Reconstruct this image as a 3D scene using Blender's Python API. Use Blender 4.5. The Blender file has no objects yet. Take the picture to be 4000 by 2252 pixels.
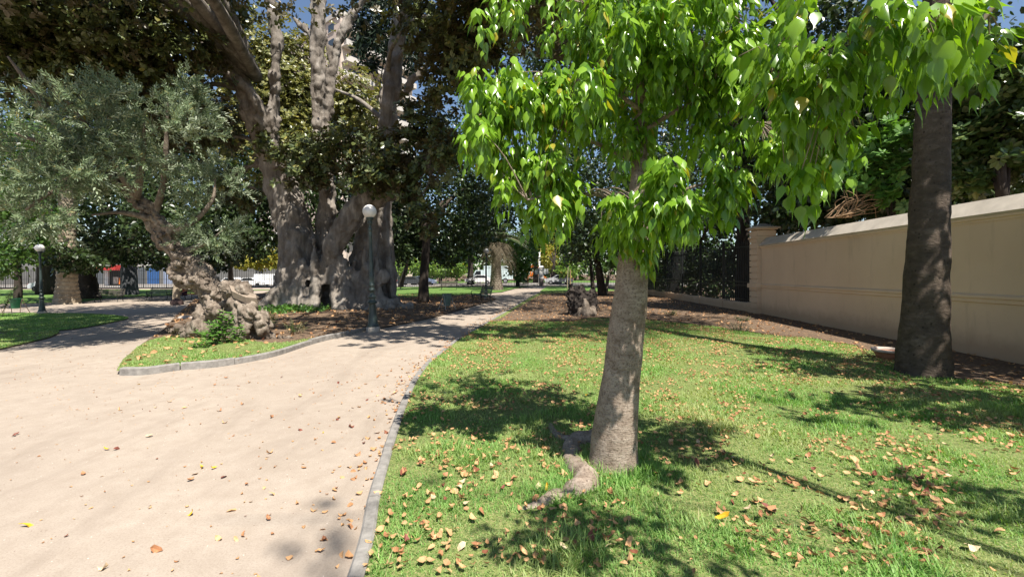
import bpy, bmesh, math, random
import numpy as np
from mathutils import Vector, Matrix, noise, geometry

random.seed(11)
RG = np.random.default_rng(11)
sc = bpy.context.scene
COL = sc.collection
PI = math.pi

# ------------------------------------------------------------------ measuring
FL, CX, HZ, EYE = 1750.0, 2000.0, 1070.0, 1.6      # focal length in photo pixels, horizon row, eye height


def gz(x, y):                                       # terrain height: level, falling gently to the left
    t = np.clip((-np.asarray(x, float) - 5) / 19.0, 0, 1)
    return -0.4 * t * t * (3 - 2 * t)


def P(px, py, Y):
    return np.array([(px - CX) / FL * Y, Y, EYE - (py - HZ) / FL * Y])


def G(px, py, dz=0.0):                              # where a sight line meets the terrain
    Y = 10.0
    for _ in range(40):
        z = float(gz((px - CX) / FL * Y, Y))
        Y = (EYE - z) * FL / max(py - HZ, 5)
    x = (px - CX) / FL * Y
    return np.array([x, Y, float(gz(x, Y)) + dz])


# ------------------------------------------------------------------ mesh plumbing
def mk(name, V, faces, mat=None, smooth=False):
    V = np.asarray(V, np.float32).reshape(-1, 3)
    me = bpy.data.meshes.new(name)
    me.vertices.add(len(V))
    me.vertices.foreach_set('co', V.ravel())
    loops, starts, n = [], [], 0
    for f in faces:
        f = np.asarray(f, np.int32)
        if f.size == 0:
            continue
        k = f.shape[1]
        loops.append(f.ravel())
        starts.append(n + np.arange(len(f), dtype=np.int32) * k)
        n += f.size
    L = np.concatenate(loops)
    S = np.concatenate(starts)
    me.loops.add(len(L))
    me.loops.foreach_set('vertex_index', L)
    me.polygons.add(len(S))
    me.polygons.foreach_set('loop_start', S)
    me.polygons.foreach_set('use_smooth', np.full(len(S), bool(smooth)))
    me.update(calc_edges=True)
    me.validate()
    if mat:
        me.materials.append(mat)
    return me


def link(name, me, parent=None, loc=None):
    o = bpy.data.objects.new(name, me)
    COL.objects.link(o)
    if parent:
        o.parent = parent
    if loc is not None:
        o.location = loc
    return o


class MB:
    """collects shapes of one mesh"""
    def __init__(self):
        self.V, self.F3, self.F4, self.n = [], [], [], 0

    def add(self, V, F3=None, F4=None):
        V = np.asarray(V, float).reshape(-1, 3)
        if F3 is not None and len(F3):
            self.F3.append(np.asarray(F3) + self.n)
        if F4 is not None and len(F4):
            self.F4.append(np.asarray(F4) + self.n)
        self.V.append(V)
        self.n += len(V)
        return self

    def box(self, c, s, rz=0.0, taper=1.0, bev=0.0):
        hx, hy, hz = s[0] / 2, s[1] / 2, s[2] / 2
        v = []
        for z, k in ((-hz, 1.0), (hz, taper)):
            for x, y in ((-hx, -hy), (hx, -hy), (hx, hy), (-hx, hy)):
                v.append((x * k, y * k, z))
        v = np.array(v)
        ca, sa = math.cos(rz), math.sin(rz)
        v = np.stack([v[:, 0] * ca - v[:, 1] * sa, v[:, 0] * sa + v[:, 1] * ca, v[:, 2]], 1) + np.asarray(c)
        return self.add(v, None, [(0, 3, 2, 1), (4, 5, 6, 7), (0, 1, 5, 4), (1, 2, 6, 5), (2, 3, 7, 6), (3, 0, 4, 7)])

    def tube(self, pts, rad, sides=8, sub=1, nz=0.0, nf=1.0, flare=None):
        V, F3, F4 = tube(pts, rad, sides, sub, nz, nf, flare)
        return self.add(V, F3, F4)

    def lathe(self, prof, c=(0, 0, 0), sides=20):
        prof = np.asarray(prof, float)
        a = np.linspace(0, 2 * PI, sides, endpoint=False)
        V = np.stack([prof[:, 0, None] * np.cos(a), prof[:, 0, None] * np.sin(a),
                      np.repeat(prof[:, 1, None], sides, 1)], 2).reshape(-1, 3) + np.asarray(c)
        F4 = []
        for i in range(len(prof) - 1):
            for j in range(sides):
                k = (j + 1) % sides
                F4.append((i * sides + j, i * sides + k, (i + 1) * sides + k, (i + 1) * sides + j))
        return self.add(V, None, F4)

    def sphere(self, c, r, seg=24, rings=14, sz=1.0):
        a = np.linspace(-PI / 2, PI / 2, rings)
        prof = [(max(r * math.cos(t), 1e-4), r * sz * math.sin(t)) for t in a]
        return self.lathe(prof, c, seg)

    def prism(self, poly, y0, y1):                   # polygon in x-z, extruded along y
        n = len(poly)
        v = [(x, y0, z) for x, z in poly] + [(x, y1, z) for x, z in poly]
        tri = geometry.tessellate_polygon([[Vector((x, 0, z)) for x, z in poly]])
        F3 = [tuple(t) for t in tri] + [tuple(i + n for i in reversed(t)) for t in tri]
        F4 = [(i, (i + 1) % n, (i + 1) % n + n, i + n) for i in range(n)]
        return self.add(v, F3, F4)

    def data(self):
        V = np.concatenate(self.V)
        fs = []
        if self.F4:
            fs.append(np.concatenate(self.F4))
        if self.F3:
            fs.append(np.concatenate(self.F3))
        return V, fs

    def build(self, name, mat, parent=None, smooth=False, world=False):
        V, fs = self.data()
        if world and parent is not None:
            V = V - np.array(parent.location)
        me = mk(name, V, fs, mat, smooth)
        return link(name, me, parent)


def catmull(pts, sub):
    pts = np.asarray(pts, float)
    n = len(pts)
    if sub <= 1 or n < 2:
        return pts
    ext = np.vstack([2 * pts[0] - pts[1], pts, 2 * pts[-1] - pts[-2]])
    out = []
    for i in range(n - 1):
        p0, p1, p2, p3 = ext[i:i + 4]
        for t in np.linspace(0, 1, sub, endpoint=False):
            out.append(0.5 * (2 * p1 + (p2 - p0) * t + (2 * p0 - 5 * p1 + 4 * p2 - p3) * t * t + (3 * p1 - p0 - 3 * p2 + p3) * t ** 3))
    out.append(pts[-1])
    return np.array(out)


def tube(pts, rad, sides=8, sub=1, nz=0.0, nf=1.0, flare=None):
    q = np.column_stack([np.asarray(pts, float), np.asarray(rad, float)])
    q = catmull(q, sub)
    p, r = q[:, :3], np.maximum(q[:, 3], 1e-4)
    n = len(p)
    T = np.gradient(p, axis=0)
    T /= np.linalg.norm(T, axis=1)[:, None] + 1e-12
    ref = np.array([1.0, 0, 0]) if abs(T[0][0]) < 0.8 else np.array([0, 1.0, 0])
    u = np.cross(T[0], ref)
    u /= np.linalg.norm(u)
    a = np.linspace(0, 2 * PI, sides, endpoint=False)
    V = np.zeros((n, sides, 3))
    for i in range(n):
        u = u - T[i] * np.dot(u, T[i])
        u /= np.linalg.norm(u) + 1e-12
        v = np.cross(T[i], u)
        d = np.cos(a)[:, None] * u + np.sin(a)[:, None] * v
        rr = np.full(sides, r[i])
        if flare is not None:
            rr = rr * flare(i / (n - 1), np.arctan2(d[:, 1], d[:, 0]))
        if nz:
            for j in range(sides):
                rr[j] *= 1 + nz * noise.fractal(Vector(p[i] * nf + d[j] * r[i] * nf), 1.0, 2.0, 3)
        V[i] = p[i] + d * rr[:, None]
    F4 = []
    for i in range(n - 1):
        for j in range(sides):
            k = (j + 1) % sides
            F4.append((i * sides + j, i * sides + k, (i + 1) * sides + k, (i + 1) * sides + j))
    V = V.reshape(-1, 3)
    V = np.vstack([V, p[0], p[-1]])
    F3 = [(n * sides, (j + 1) % sides, j) for j in range(sides)]
    F3 += [(n * sides + 1, (n - 1) * sides + j, (n - 1) * sides + (j + 1) % sides) for j in range(sides)]
    return V, F3, F4


# ------------------------------------------------------------------ tagging
def tag(o, label=None, cat=None, group=None, kind=None):
    if label:
        o['label'] = label
    if cat:
        o['category'] = cat
    if group:
        o['group'] = group
    if kind:
        o['kind'] = kind
    return o


def thing(name, label, cat, loc=(0, 0, 0), rz=0.0, group=None):
    o = bpy.data.objects.new(name, None)
    COL.objects.link(o)
    o.empty_display_size = 0.2
    o.location = [float(c) for c in loc]
    o.rotation_euler = (0, 0, rz)
    return tag(o, label, cat, group)


def dup(root, loc, rz=0.0, label=None, scale=None):
    r = root.copy()
    COL.objects.link(r)
    r.location = [float(c) for c in loc]
    r.rotation_euler = (0, 0, rz)
    if scale:
        r.scale = (scale,) * 3
    if label:
        r['label'] = label
    for ch in root.children:
        c = ch.copy()
        COL.objects.link(c)
        c.parent = r
        for g in ch.children:
            d = g.copy()
            COL.objects.link(d)
            d.parent = c
    return r


# ------------------------------------------------------------------ materials
class NT:
    def __init__(self, name):
        self.m = bpy.data.materials.new(name)
        self.m.use_nodes = True
        self.t = self.m.node_tree
        self.t.nodes.clear()
        self.out = self.n('ShaderNodeOutputMaterial')

    def n(self, typ, **kw):
        nd = self.t.nodes.new(typ)
        for k, v in kw.items():
            if k in nd.inputs:
                nd.inputs[k].default_value = v
            else:
                setattr(nd, k, v)
        return nd

    def l(self, a, b):
        self.t.links.new(a, b)

    def noise(self, scale, detail=4, rough=0.6, vec=None, dist=0.0):
        nd = self.n('ShaderNodeTexNoise')
        nd.inputs['Scale'].default_value = scale
        nd.inputs['Detail'].default_value = detail
        nd.inputs['Roughness'].default_value = rough
        nd.inputs['Distortion'].default_value = dist
        if vec is not None:
            self.l(vec, nd.inputs['Vector'])
        return nd.outputs['Fac']

    def ramp(self, fac, stops):
        nd = self.n('ShaderNodeValToRGB')
        el = nd.color_ramp.elements
        while len(el) < len(stops):
            el.new(0.5)
        for e, (p, c) in zip(el, stops):
            e.position = p
            e.color = (*c, 1) if len(c) == 3 else c
        self.l(fac, nd.inputs['Fac'])
        return nd.outputs['Color']

    def mix(self, fac, a, b, mode='MIX'):
        nd = self.n('ShaderNodeMix', data_type='RGBA', blend_type=mode)
        for s, i in ((fac, 0), (a, 6), (b, 7)):
            if isinstance(s, (int, float)):
                nd.inputs[i].default_value = s
            elif isinstance(s, tuple):
                nd.inputs[i].default_value = (*s, 1)
            else:
                self.l(s, nd.inputs[i])
        return nd.outputs[2]

    def pos(self, scale=(1, 1, 1)):
        g = self.n('ShaderNodeNewGeometry')
        mp = self.n('ShaderNodeMapping')
        mp.inputs['Scale'].default_value = scale
        self.l(g.outputs['Position'], mp.inputs['Vector'])
        return mp.outputs['Vector']

    def obj(self, scale=(1, 1, 1)):
        g = self.n('ShaderNodeTexCoord')
        mp = self.n('ShaderNodeMapping')
        mp.inputs['Scale'].default_value = scale
        self.l(g.outputs['Object'], mp.inputs['Vector'])
        return mp.outputs['Vector']

    def bump(self, h, strength=0.5, dist=0.02, nrm=None):
        b = self.n('ShaderNodeBump')
        b.inputs['Strength'].default_value = strength
        b.inputs['Distance'].default_value = dist
        self.l(h, b.inputs['Height'])
        if nrm is not None:
            self.l(nrm, b.inputs['Normal'])
        return b.outputs['Normal']

    def pbr(self, col, rough=0.8, nrm=None, spec=0.3, metal=0.0):
        b = self.n('ShaderNodeBsdfPrincipled')
        if isinstance(col, tuple):
            b.inputs['Base Color'].default_value = (*col, 1)
        else:
            self.l(col, b.inputs['Base Color'])
        if isinstance(rough, (int, float)):
            b.inputs['Roughness'].default_value = rough
        else:
            self.l(rough, b.inputs['Roughness'])
        b.inputs['Specular IOR Level'].default_value = spec
        b.inputs['Metallic'].default_value = metal
        if nrm is not None:
            self.l(nrm, b.inputs['Normal'])
        return b.outputs['BSDF']

    def done(self, sh):
        self.l(sh, self.out.inputs['Surface'])
        return self.m


def leafmat(name, c0, c1, c2=None, under=None, rough=0.38, trans=0.35, spec=0.5, tcol=None, patch=None):
    t = NT(name)
    g = t.n('ShaderNodeNewGeometry')
    st = [(0.0, c0), (0.75, c1)]
    if c2:
        st = [(0.0, c0), (0.6, c1), (0.955, c1), (0.98, c2)]
    col = t.ramp(g.outputs['Random Per Island'], st)
    if patch:                                       # larger patches of another tint (real growth patches)
        nz = t.noise(patch[1], 3, 0.6, g.outputs['Position'])
        f = t.ramp(nz, [(0.45, (0, 0, 0)), (0.62, (1, 1, 1))])
        col = t.mix(f, col, t.mix(0.6, col, patch[0]))
    front = col
    if under:
        col = t.mix(g.outputs['Backfacing'], col, under)
    sh = t.pbr(col, rough, spec=spec)
    tr = t.n('ShaderNodeBsdfTranslucent')
    t.l(t.mix(1.0, front, tcol or (1.3, 1.5, 0.6), 'MULTIPLY'), tr.inputs['Color'])
    mx = t.n('ShaderNodeMixShader')
    mx.inputs[0].default_value = trans
    t.l(sh, mx.inputs[1])
    t.l(tr.outputs[0], mx.inputs[2])
    return t.done(mx.outputs[0])


def simple(name, col, rough=0.6, spec=0.3, metal=0.0, var=0.15, scale=4.0, bump=0.0):
    t = NT(name)
    v = t.pos()
    nz = t.noise(scale, 5, 0.65, v)
    a = tuple(c * (1 - var) for c in col)
    b = tuple(min(c * (1 + var), 1) for c in col)
    c = t.ramp(nz, [(0.3, a), (0.7, b)])
    nm = t.bump(nz, bump, 0.02) if bump else None
    return t.done(t.pbr(c, rough, nm, spec, metal))


def bark(name, c0, c1, c2, scale=(1, 1, 0.25), f=6.0, strength=0.7, dist=0.03, ring=None, pits=None):
    t = NT(name)
    v = t.pos(scale)
    w = t.pos()
    n1 = t.noise(f, 6, 0.7, v, 0.3)
    n2 = t.noise(1.2, 3, 0.6, w)
    col = t.ramp(n1, [(0.3, c0), (0.52, c1), (0.75, c2)])
    col = t.mix(t.ramp(n2, [(0.35, (0.0,) * 3), (0.7, (0.65,) * 3)]), col, c0)
    h = n1
    if ring:
        wv = t.n('ShaderNodeTexWave', wave_type='BANDS', bands_direction='Z')
        wv.inputs['Scale'].default_value = ring
        wv.inputs['Distortion'].default_value = 6.0
        wv.inputs['Detail'].default_value = 3
        wv.inputs['Detail Scale'].default_value = 1.5
        t.l(w, wv.inputs['Vector'])
        col = t.mix(t.ramp(wv.outputs['Fac'], [(0.05, (0.45,) * 3), (0.22, (0,) * 3)]), col, c0)
        h = t.mix(0.5, n1, wv.outputs['Color'])
    if pits:
        vo = t.n('ShaderNodeTexVoronoi')
        vo.inputs['Scale'].default_value = pits
        vo.inputs['Randomness'].default_value = 1.0
        t.l(t.pos((1, 1, 0.7)), vo.inputs['Vector'])
        f = t.ramp(vo.outputs['Distance'], [(0.10, (.8,) * 3), (0.30, (0,) * 3)])
        f = t.mix(1.0, f, t.ramp(vo.outputs['Color'], [(0.35, (0,) * 3), (0.8, (1,) * 3)]), 'MULTIPLY')
        col = t.mix(f, col, tuple(c * 0.25 for c in c0))
    fine = t.noise(60, 4, 0.7, w)
    nm = t.bump(fine, 0.3, 0.006, t.bump(h, strength, dist))
    return t.done(t.pbr(col, 0.85, nm, 0.2))


M = {}
# ---- ground
def gravel_mat():
    t = NT('packed gravel')
    v = t.pos()
    big = t.noise(0.5, 4, 0.6, v)
    mid = t.noise(5, 5, 0.7, v)
    fine = t.noise(90, 4, 0.75, v)
    col = t.ramp(mid, [(0.25, (0.325, 0.268, 0.213)), (0.75, (0.42, 0.357, 0.293))])
    col = t.mix(t.ramp(big, [(0.4, (0,) * 3), (0.65, (0.4,) * 3)]), col, (0.29, 0.24, 0.195))
    wear = t.noise(1.0, 5, .7, t.pos((1.6, .35, 1)), .6)
    col = t.mix(t.ramp(wear, [(0.5, (0,) * 3), (0.72, (.55,) * 3)]), col, (0.24, 0.195, 0.155))
    col = t.mix(t.ramp(fine, [(0.38, (0.35,) * 3), (0.52, (0,) * 3)]), col, (0.19, 0.145, 0.11))
    vo = t.n('ShaderNodeTexVoronoi')
    vo.inputs['Scale'].default_value = 34
    t.l(t.pos((1, 1, 1)), vo.inputs['Vector'])
    sp = t.ramp(vo.outputs['Distance'], [(0.10, (1,) * 3), (0.18, (0,) * 3)])
    gate = t.ramp(vo.outputs['Color'], [(0.80, (0,) * 3), (0.86, (1,) * 3)])
    col = t.mix(t.mix(1.0, sp, gate, 'MULTIPLY'), col, (0.62, 0.55, 0.47))
    gate2 = t.ramp(vo.outputs['Color'], [(0.14, (1,) * 3), (0.2, (0,) * 3)])
    col = t.mix(t.mix(1.0, sp, gate2, 'MULTIPLY'), col, (0.17, 0.11, 0.085))
    nm = t.bump(fine, 0.35, 0.01, t.bump(mid, 0.12, 0.015))
    return t.done(t.pbr(col, 0.95, nm, 0.1))


def soil_mat(name, a, b, c, lit, spots=True):
    t = NT(name)
    v = t.pos()
    n1 = t.noise(2.2, 6, 0.7, v)
    n2 = t.noise(26, 5, 0.75, v)
    col = t.ramp(n1, [(0.3, a), (0.7, b)])
    col = t.mix(t.ramp(n2, [(0.42, (0,) * 3), (0.6, (0.9,) * 3)]), col, c)
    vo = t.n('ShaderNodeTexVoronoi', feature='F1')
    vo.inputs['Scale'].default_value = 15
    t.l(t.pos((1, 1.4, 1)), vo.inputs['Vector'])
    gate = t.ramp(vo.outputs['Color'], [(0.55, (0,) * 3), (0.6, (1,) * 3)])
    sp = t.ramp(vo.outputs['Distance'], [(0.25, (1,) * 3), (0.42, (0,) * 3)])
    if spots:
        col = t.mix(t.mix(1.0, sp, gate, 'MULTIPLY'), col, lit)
    else:
        n3 = t.noise(75, 4, 0.8, v)
        col = t.mix(t.ramp(n3, [(0.5, (0,) * 3), (0.62, (0.85,) * 3)]), col, lit)
        n4 = t.noise(140, 3, 0.8, v)
        col = t.mix(t.ramp(n4, [(0.36, (0.8,) * 3), (0.46, (0,) * 3)]), col, c)
    nm = t.bump(n2, 0.6, 0.03)
    return t.done(t.pbr(col, 0.95, nm, 0.1))


M['gravel'] = gravel_mat()
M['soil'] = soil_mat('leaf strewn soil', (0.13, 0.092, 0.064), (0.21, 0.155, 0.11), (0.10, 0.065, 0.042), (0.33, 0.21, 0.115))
M['turf'] = soil_mat('lawn thatch', (0.13, 0.20, 0.05), (0.22, 0.25, 0.085), (0.06, 0.11, 0.028), (0.38, 0.31, 0.16), False)
M['farturf'] = soil_mat('far lawn', (0.09, 0.19, 0.04), (0.15, 0.24, 0.06), (0.06, 0.13, 0.03), (0.2, 0.24, 0.08), False)
M['asphalt'] = simple('asphalt', (0.22, 0.2, 0.18), 0.9, 0.2, var=0.2, scale=3)
M['kerb'] = simple('old concrete kerb', (0.235, 0.22, 0.20), 0.9, 0.2, var=0.35, scale=9, bump=0.5)
# ---- bark
def bottle_bark():
    t = NT('smooth grey brown bark')
    w = t.pos()
    n1 = t.noise(7, 5, .7, t.pos((1, 1, 1.6)))
    n2 = t.noise(55, 4, .75, w)
    n3 = t.noise(16, 3, .6, t.pos((1, 1, 5)))
    col = t.ramp(n1, [(.3, (.17, .125, .092)), (.5, (.29, .23, .18)), (.72, (.40, .335, .275))])
    col = t.mix(t.ramp(n2, [(.36, (.8,) * 3), (.5, (0,) * 3)]), col, (.10, .07, .05))
    vo = t.n('ShaderNodeTexVoronoi')
    vo.inputs['Scale'].default_value = 26
    t.l(t.pos((1, 1, 3.2)), vo.inputs['Vector'])
    f = t.mix(1.0, t.ramp(vo.outputs['Distance'], [(.12, (1,) * 3), (.24, (0,) * 3)]), t.ramp(vo.outputs['Color'], [(.6, (0,) * 3), (.66, (.8,) * 3)]), 'MULTIPLY')
    col = t.mix(f, col, (.075, .05, .035))
    col = t.mix(t.ramp(n3, [(.62, (0,) * 3), (.7, (.7,) * 3)]), col, (.12, .085, .06))
    nm = t.bump(n2, .55, .008, t.bump(n3, .5, .012, t.bump(n1, .4, .02)))
    return t.done(t.pbr(col, .85, nm, .2))


M['bark_bottle'] = bottle_bark()
M['bark_ficus'] = bark('grey fig bark', (0.10, 0.082, 0.066), (0.275, 0.242, 0.205), (0.47, 0.43, 0.38), (1, 1, 0.35), 3.2, 0.9, 0.10)
M['bark_olive'] = bark('gnarled bark', (0.09, 0.068, 0.051), (0.265, 0.215, 0.168), (0.46, 0.40, 0.325), (1, 1, 0.6), 7, 1.0, 0.06)
M['bark_palm'] = bark('dark pitted palm bark', (0.055, 0.042, 0.032), (0.105, 0.08, 0.06), (0.19, 0.15, 0.118), (1, 1, 1.6), 6, 0.9, 0.05, 0.0, 17)
M['bark_date'] = bark('old frond base bark', (0.17, 0.13, 0.09), (0.40, 0.33, 0.24), (0.55, 0.47, 0.36), (1, 1, 1), 5, 0.7, 0.03)
M['bark_dark'] = bark('dark rough bark', (0.022, 0.017, 0.013), (0.05, 0.039, 0.031), (0.10, 0.08, 0.065), (1, 1, 0.3), 7, 0.8, 0.04)
M['bark_char'] = bark('charred wood', (0.012, 0.010, 0.009), (0.045, 0.036, 0.03), (0.15, 0.12, 0.1), (1, 1, 0.5), 6, 1.0, 0.06)
M['twig'] = simple('pale twig', (0.27, 0.22, 0.15), 0.8, 0.2)
M['drytwig'] = simple('dry tan twig', (0.33, 0.22, 0.13), 0.85, 0.15)
# ---- leaves
M['leaf_bottle'] = leafmat('glossy drip tip leaf', (0.075, 0.18, 0.015), (0.235, 0.40, 0.034), (0.38, 0.33, 0.04), (0.15, 0.27, 0.05), 0.26, 0.37, 0.62, (1.5, 1.55, 0.4))
M['leaf_ficus'] = leafmat('leathery fig leaf', (0.045, 0.07, 0.024), (0.125, 0.15, 0.046), (0.24, 0.22, 0.05), (0.10, 0.085, 0.04), 0.33, 0.12, 0.5, (1.2, 1.2, 0.5))
M['leaf_olive'] = leafmat('silver green narrow leaf', (0.075, 0.122, 0.056), (0.195, 0.25, 0.135), (0.30, 0.27, 0.1), (0.30, 0.345, 0.23), 0.45, 0.18, 0.4, (1.2, 1.3, 0.7))
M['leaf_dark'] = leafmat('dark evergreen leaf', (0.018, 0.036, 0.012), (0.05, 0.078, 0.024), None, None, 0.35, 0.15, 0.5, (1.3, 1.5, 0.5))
M['leaf_mid'] = leafmat('mid green leaf', (0.035, 0.085, 0.018), (0.085, 0.15, 0.03), None, None, 0.4, 0.3, 0.45, (1.4, 1.6, 0.5))
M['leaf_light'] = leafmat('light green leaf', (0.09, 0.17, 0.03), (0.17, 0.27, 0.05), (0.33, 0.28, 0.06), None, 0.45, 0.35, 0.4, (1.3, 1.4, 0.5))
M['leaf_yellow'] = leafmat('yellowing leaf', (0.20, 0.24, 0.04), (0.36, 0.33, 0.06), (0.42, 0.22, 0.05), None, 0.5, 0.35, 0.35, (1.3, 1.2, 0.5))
M['leaf_loquat'] = leafmat('long leathery shrub leaf', (0.04, 0.075, 0.022), (0.10, 0.15, 0.04), (0.22, 0.24, 0.07), (0.12, 0.14, 0.07), 0.32, 0.22, 0.55, (1.3, 1.5, 0.5))
M['leaf_conifer'] = leafmat('black green needle spray', (0.010, 0.020, 0.011), (0.022, 0.040, 0.020), None, None, 0.5, 0.05, 0.3)
M['leaf_plant'] = leafmat('fresh green leaf', (0.07, 0.17, 0.03), (0.13, 0.27, 0.05), None, (0.13, 0.22, 0.07), 0.4, 0.3, 0.4, (1.4, 1.5, 0.5))
M['frond'] = leafmat('palm frond leaf', (0.04, 0.075, 0.025), (0.09, 0.13, 0.05), None, None, 0.4, 0.2, 0.4)
M['deadfrond'] = leafmat('dead hanging frond', (0.075, 0.057, 0.035), (0.17, 0.14, 0.092), None, None, 0.7, 0.15, 0.2, (1, 1, 1))
M['grass'] = leafmat('grass blade', (0.08, 0.21, 0.04), (0.25, 0.42, 0.11), (0.50, 0.44, 0.23), None, 0.5, 0.35, 0.3, (1.3, 1.5, 0.45), ((0.46, 0.43, 0.21), 0.7))
M['litter'] = leafmat('dry fallen leaf', (0.33, 0.155, 0.07), (0.56, 0.335, 0.165), (0.23, 0.085, 0.045), None, 0.65, 0.15, 0.25, (1, 0.9, 0.6))
M['litter_tan'] = simple('tan dry leaf', (0.56, 0.33, 0.165), 0.6, 0.25, var=0.25, scale=40)
M['litter_brown'] = simple('brown dry leaf', (0.36, 0.175, 0.085), 0.6, 0.25, var=0.25, scale=40)
M['litter_red'] = simple('dark red dry leaf', (0.19, 0.062, 0.042), 0.6, 0.25, var=0.25, scale=40)
M['litter_yellow'] = simple('yellow leaf', (0.60, 0.36, 0.03), 0.5, 0.3, var=0.15, scale=40)
M['litter_pale'] = simple('pale dry leaf', (0.62, 0.47, 0.3), 0.6, 0.25, var=0.2, scale=40)


# ------------------------------------------------------------------ foliage
HEX = (np.array([(0, 0, 0), (-.36, .3, -.06), (-.30, .72, -.05), (0, 1, 0), (.30, .72, -.05), (.36, .3, -.06)], float),
       np.array([(0, 3, 2, 1), (0, 5, 4, 3)]))


def drop_leaf(curl=.16, fold=.34, wid=1.0, tip=1.2, skew=0.0):   # heart-shaped leaf with a drip tip, folded on its midrib
    ys = [0, .14, .36, .58, .74, .86, tip]
    ws = [0.02, .24, .315, .235, .12, .045, 0.004]
    v, f = [], []
    for y, w in zip(ys, ws):
        w *= wid
        c = -curl * y * y
        x = skew * y * y
        v += [(x - w, y - 0.05 * w, c - w * fold), (x, y, c), (x + w, y - 0.05 * w, c - w * fold * .8)]
    for i in range(len(ys) - 1):
        a = i * 3
        f += [(a, a + 1, a + 4, a + 3), (a + 1, a + 2, a + 5, a + 4)]
    return np.array(v), np.array(f)


DROPS = [drop_leaf(), drop_leaf(.35, .55, .9, 1.25, .12), drop_leaf(-.02, .2, 1.05, 1.15, -.1), drop_leaf(.25, .8, .8, 1.3, -.18), drop_leaf(.1, -.15, .85, 1.1, .2)]
DIAM = (np.array([(0, 0, 0), (-.3, .5, .05), (0, 1, 0), (.3, .5, .05)], float), np.array([(0, 3, 2, 1)]))


def nrmz(a):
    return a / (np.linalg.norm(a, axis=-1, keepdims=True) + 1e-9)


def inst(tmpl, pos, yd, nd, s, wid=1.0):
    tv, tf = tmpl
    n = len(pos)
    yd = nrmz(yd)
    xd = nrmz(np.cross(yd, nd))
    nd = np.cross(xd, yd)
    s = np.broadcast_to(np.asarray(s, float), (n,))
    V = pos[:, None] + s[:, None, None] * (tv[None, :, 0, None] * wid * xd[:, None] + tv[None, :, 1, None] * yd[:, None] + tv[None, :, 2, None] * nd[:, None])
    Fx = (tf[None] + (np.arange(n) * len(tv))[:, None, None]).reshape(-1, tf.shape[1])
    return V.reshape(-1, 3), Fx


def rdir(n):
    return nrmz(RG.normal(size=(n, 3)))


def pxblob(b):                                        # (px, py, Y, r px, r py, r Y, n) -> centre, radii, n
    px, py, Y, rx, ry, rY, n = b
    return P(px, py, Y), np.array([rx / FL * Y, rY, ry / FL * Y]), n


def blob_points(c, r, n, clump=14, tight=0.28, shell=0.45):
    k = max(3, n // clump)
    d = rdir(k)
    q = d * (shell + (1 - shell) * RG.random((k, 1)))
    i = RG.integers(0, k, n)
    p = q[i] + RG.normal(size=(n, 3)) * tight
    return c + p * r, nrmz(p / np.maximum(r, 1e-3) * r.mean() + 1e-6)


def leaves_random(blobs, size, up=0.6, tmpl=HEX, wid=1.0, clump=40, tight=0.2, outw=0.35):
    Vs, Fs, o = [], [], 0
    for c, r, n in blobs:
        p, d = blob_points(c, r, n, clump, tight)
        nd = rdir(n) + np.array([0, 0, up]) + d * outw
        yd = rdir(n) + d * 0.5 + np.array([0, 0, -0.45])
        s = size * RG.uniform(0.65, 1.3, n)
        V, Fx = inst(tmpl, p, yd, nd, s, wid)
        Vs.append(V)
        Fs.append(Fx + o)
        o += len(V)
    return np.concatenate(Vs), np.concatenate(Fs)


def leaves_rosette(blobs, size, k=8, clump=10, tight=0.25, wid=0.8, up=0.7):
    Vs, Fs, o = [], [], 0
    for c, r, n in blobs:
        p, d = blob_points(c, r, n, clump, tight)
        ax = nrmz(d * 0.8 + rdir(n) * 0.6 + np.array([0, 0, up]))
        ref = rdir(n)
        u = nrmz(np.cross(ax, ref))
        w = np.cross(ax, u)
        for j in range(k):
            a = 2 * PI * j / k + RG.uniform(-.4, .4, n)
            rad = np.cos(a)[:, None] * u + np.sin(a)[:, None] * w
            tilt = RG.uniform(-0.25, 0.75, n)[:, None]
            yd = nrmz(rad + ax * tilt)
            nd = ax - rad * tilt
            V, Fx = inst(HEX, p + yd * size * 0.12, yd, nd, size * RG.uniform(0.7, 1.2, n), wid)
            Vs.append(V)
            Fs.append(Fx + o)
            o += len(V)
    return np.concatenate(Vs), np.concatenate(Fs)


def leaves_shoot(blobs, size, length, k=20, wid=0.34, clump=12, tight=0.26, dirn=(0, 0, 0.2)):
    """narrow leaves set along little shoots"""
    Vs, Fs, o = [], [], 0
    for c, r, n in blobs:
        p, d = blob_points(c, r, n, clump, tight)
        ax = nrmz(d * 0.6 + rdir(n) * 0.7 + np.array(dirn))
        u = nrmz(np.cross(ax, rdir(n)))
        w = np.cross(ax, u)
        for j in range(k):
            t = (j + 0.5) / k
            a = j * 2.4 + RG.uniform(0, .6, n)
            rad = np.cos(a)[:, None] * u + np.sin(a)[:, None] * w
            yd = nrmz(rad * 0.75 + ax * 0.75)
            nd = rad * -0.6 + ax * 0.8 + rdir(n) * 0.35
            q = p + ax * (t * length) + np.array([0, 0, -0.12]) * (t * t) * length
            V, Fx = inst(HEX, q, yd, nd, size * (1.1 - 0.5 * t) * RG.uniform(0.8, 1.2, n), wid)
            Vs.append(V)
            Fs.append(Fx + o)
            o += len(V)
    return np.concatenate(Vs), np.concatenate(Fs)


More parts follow.
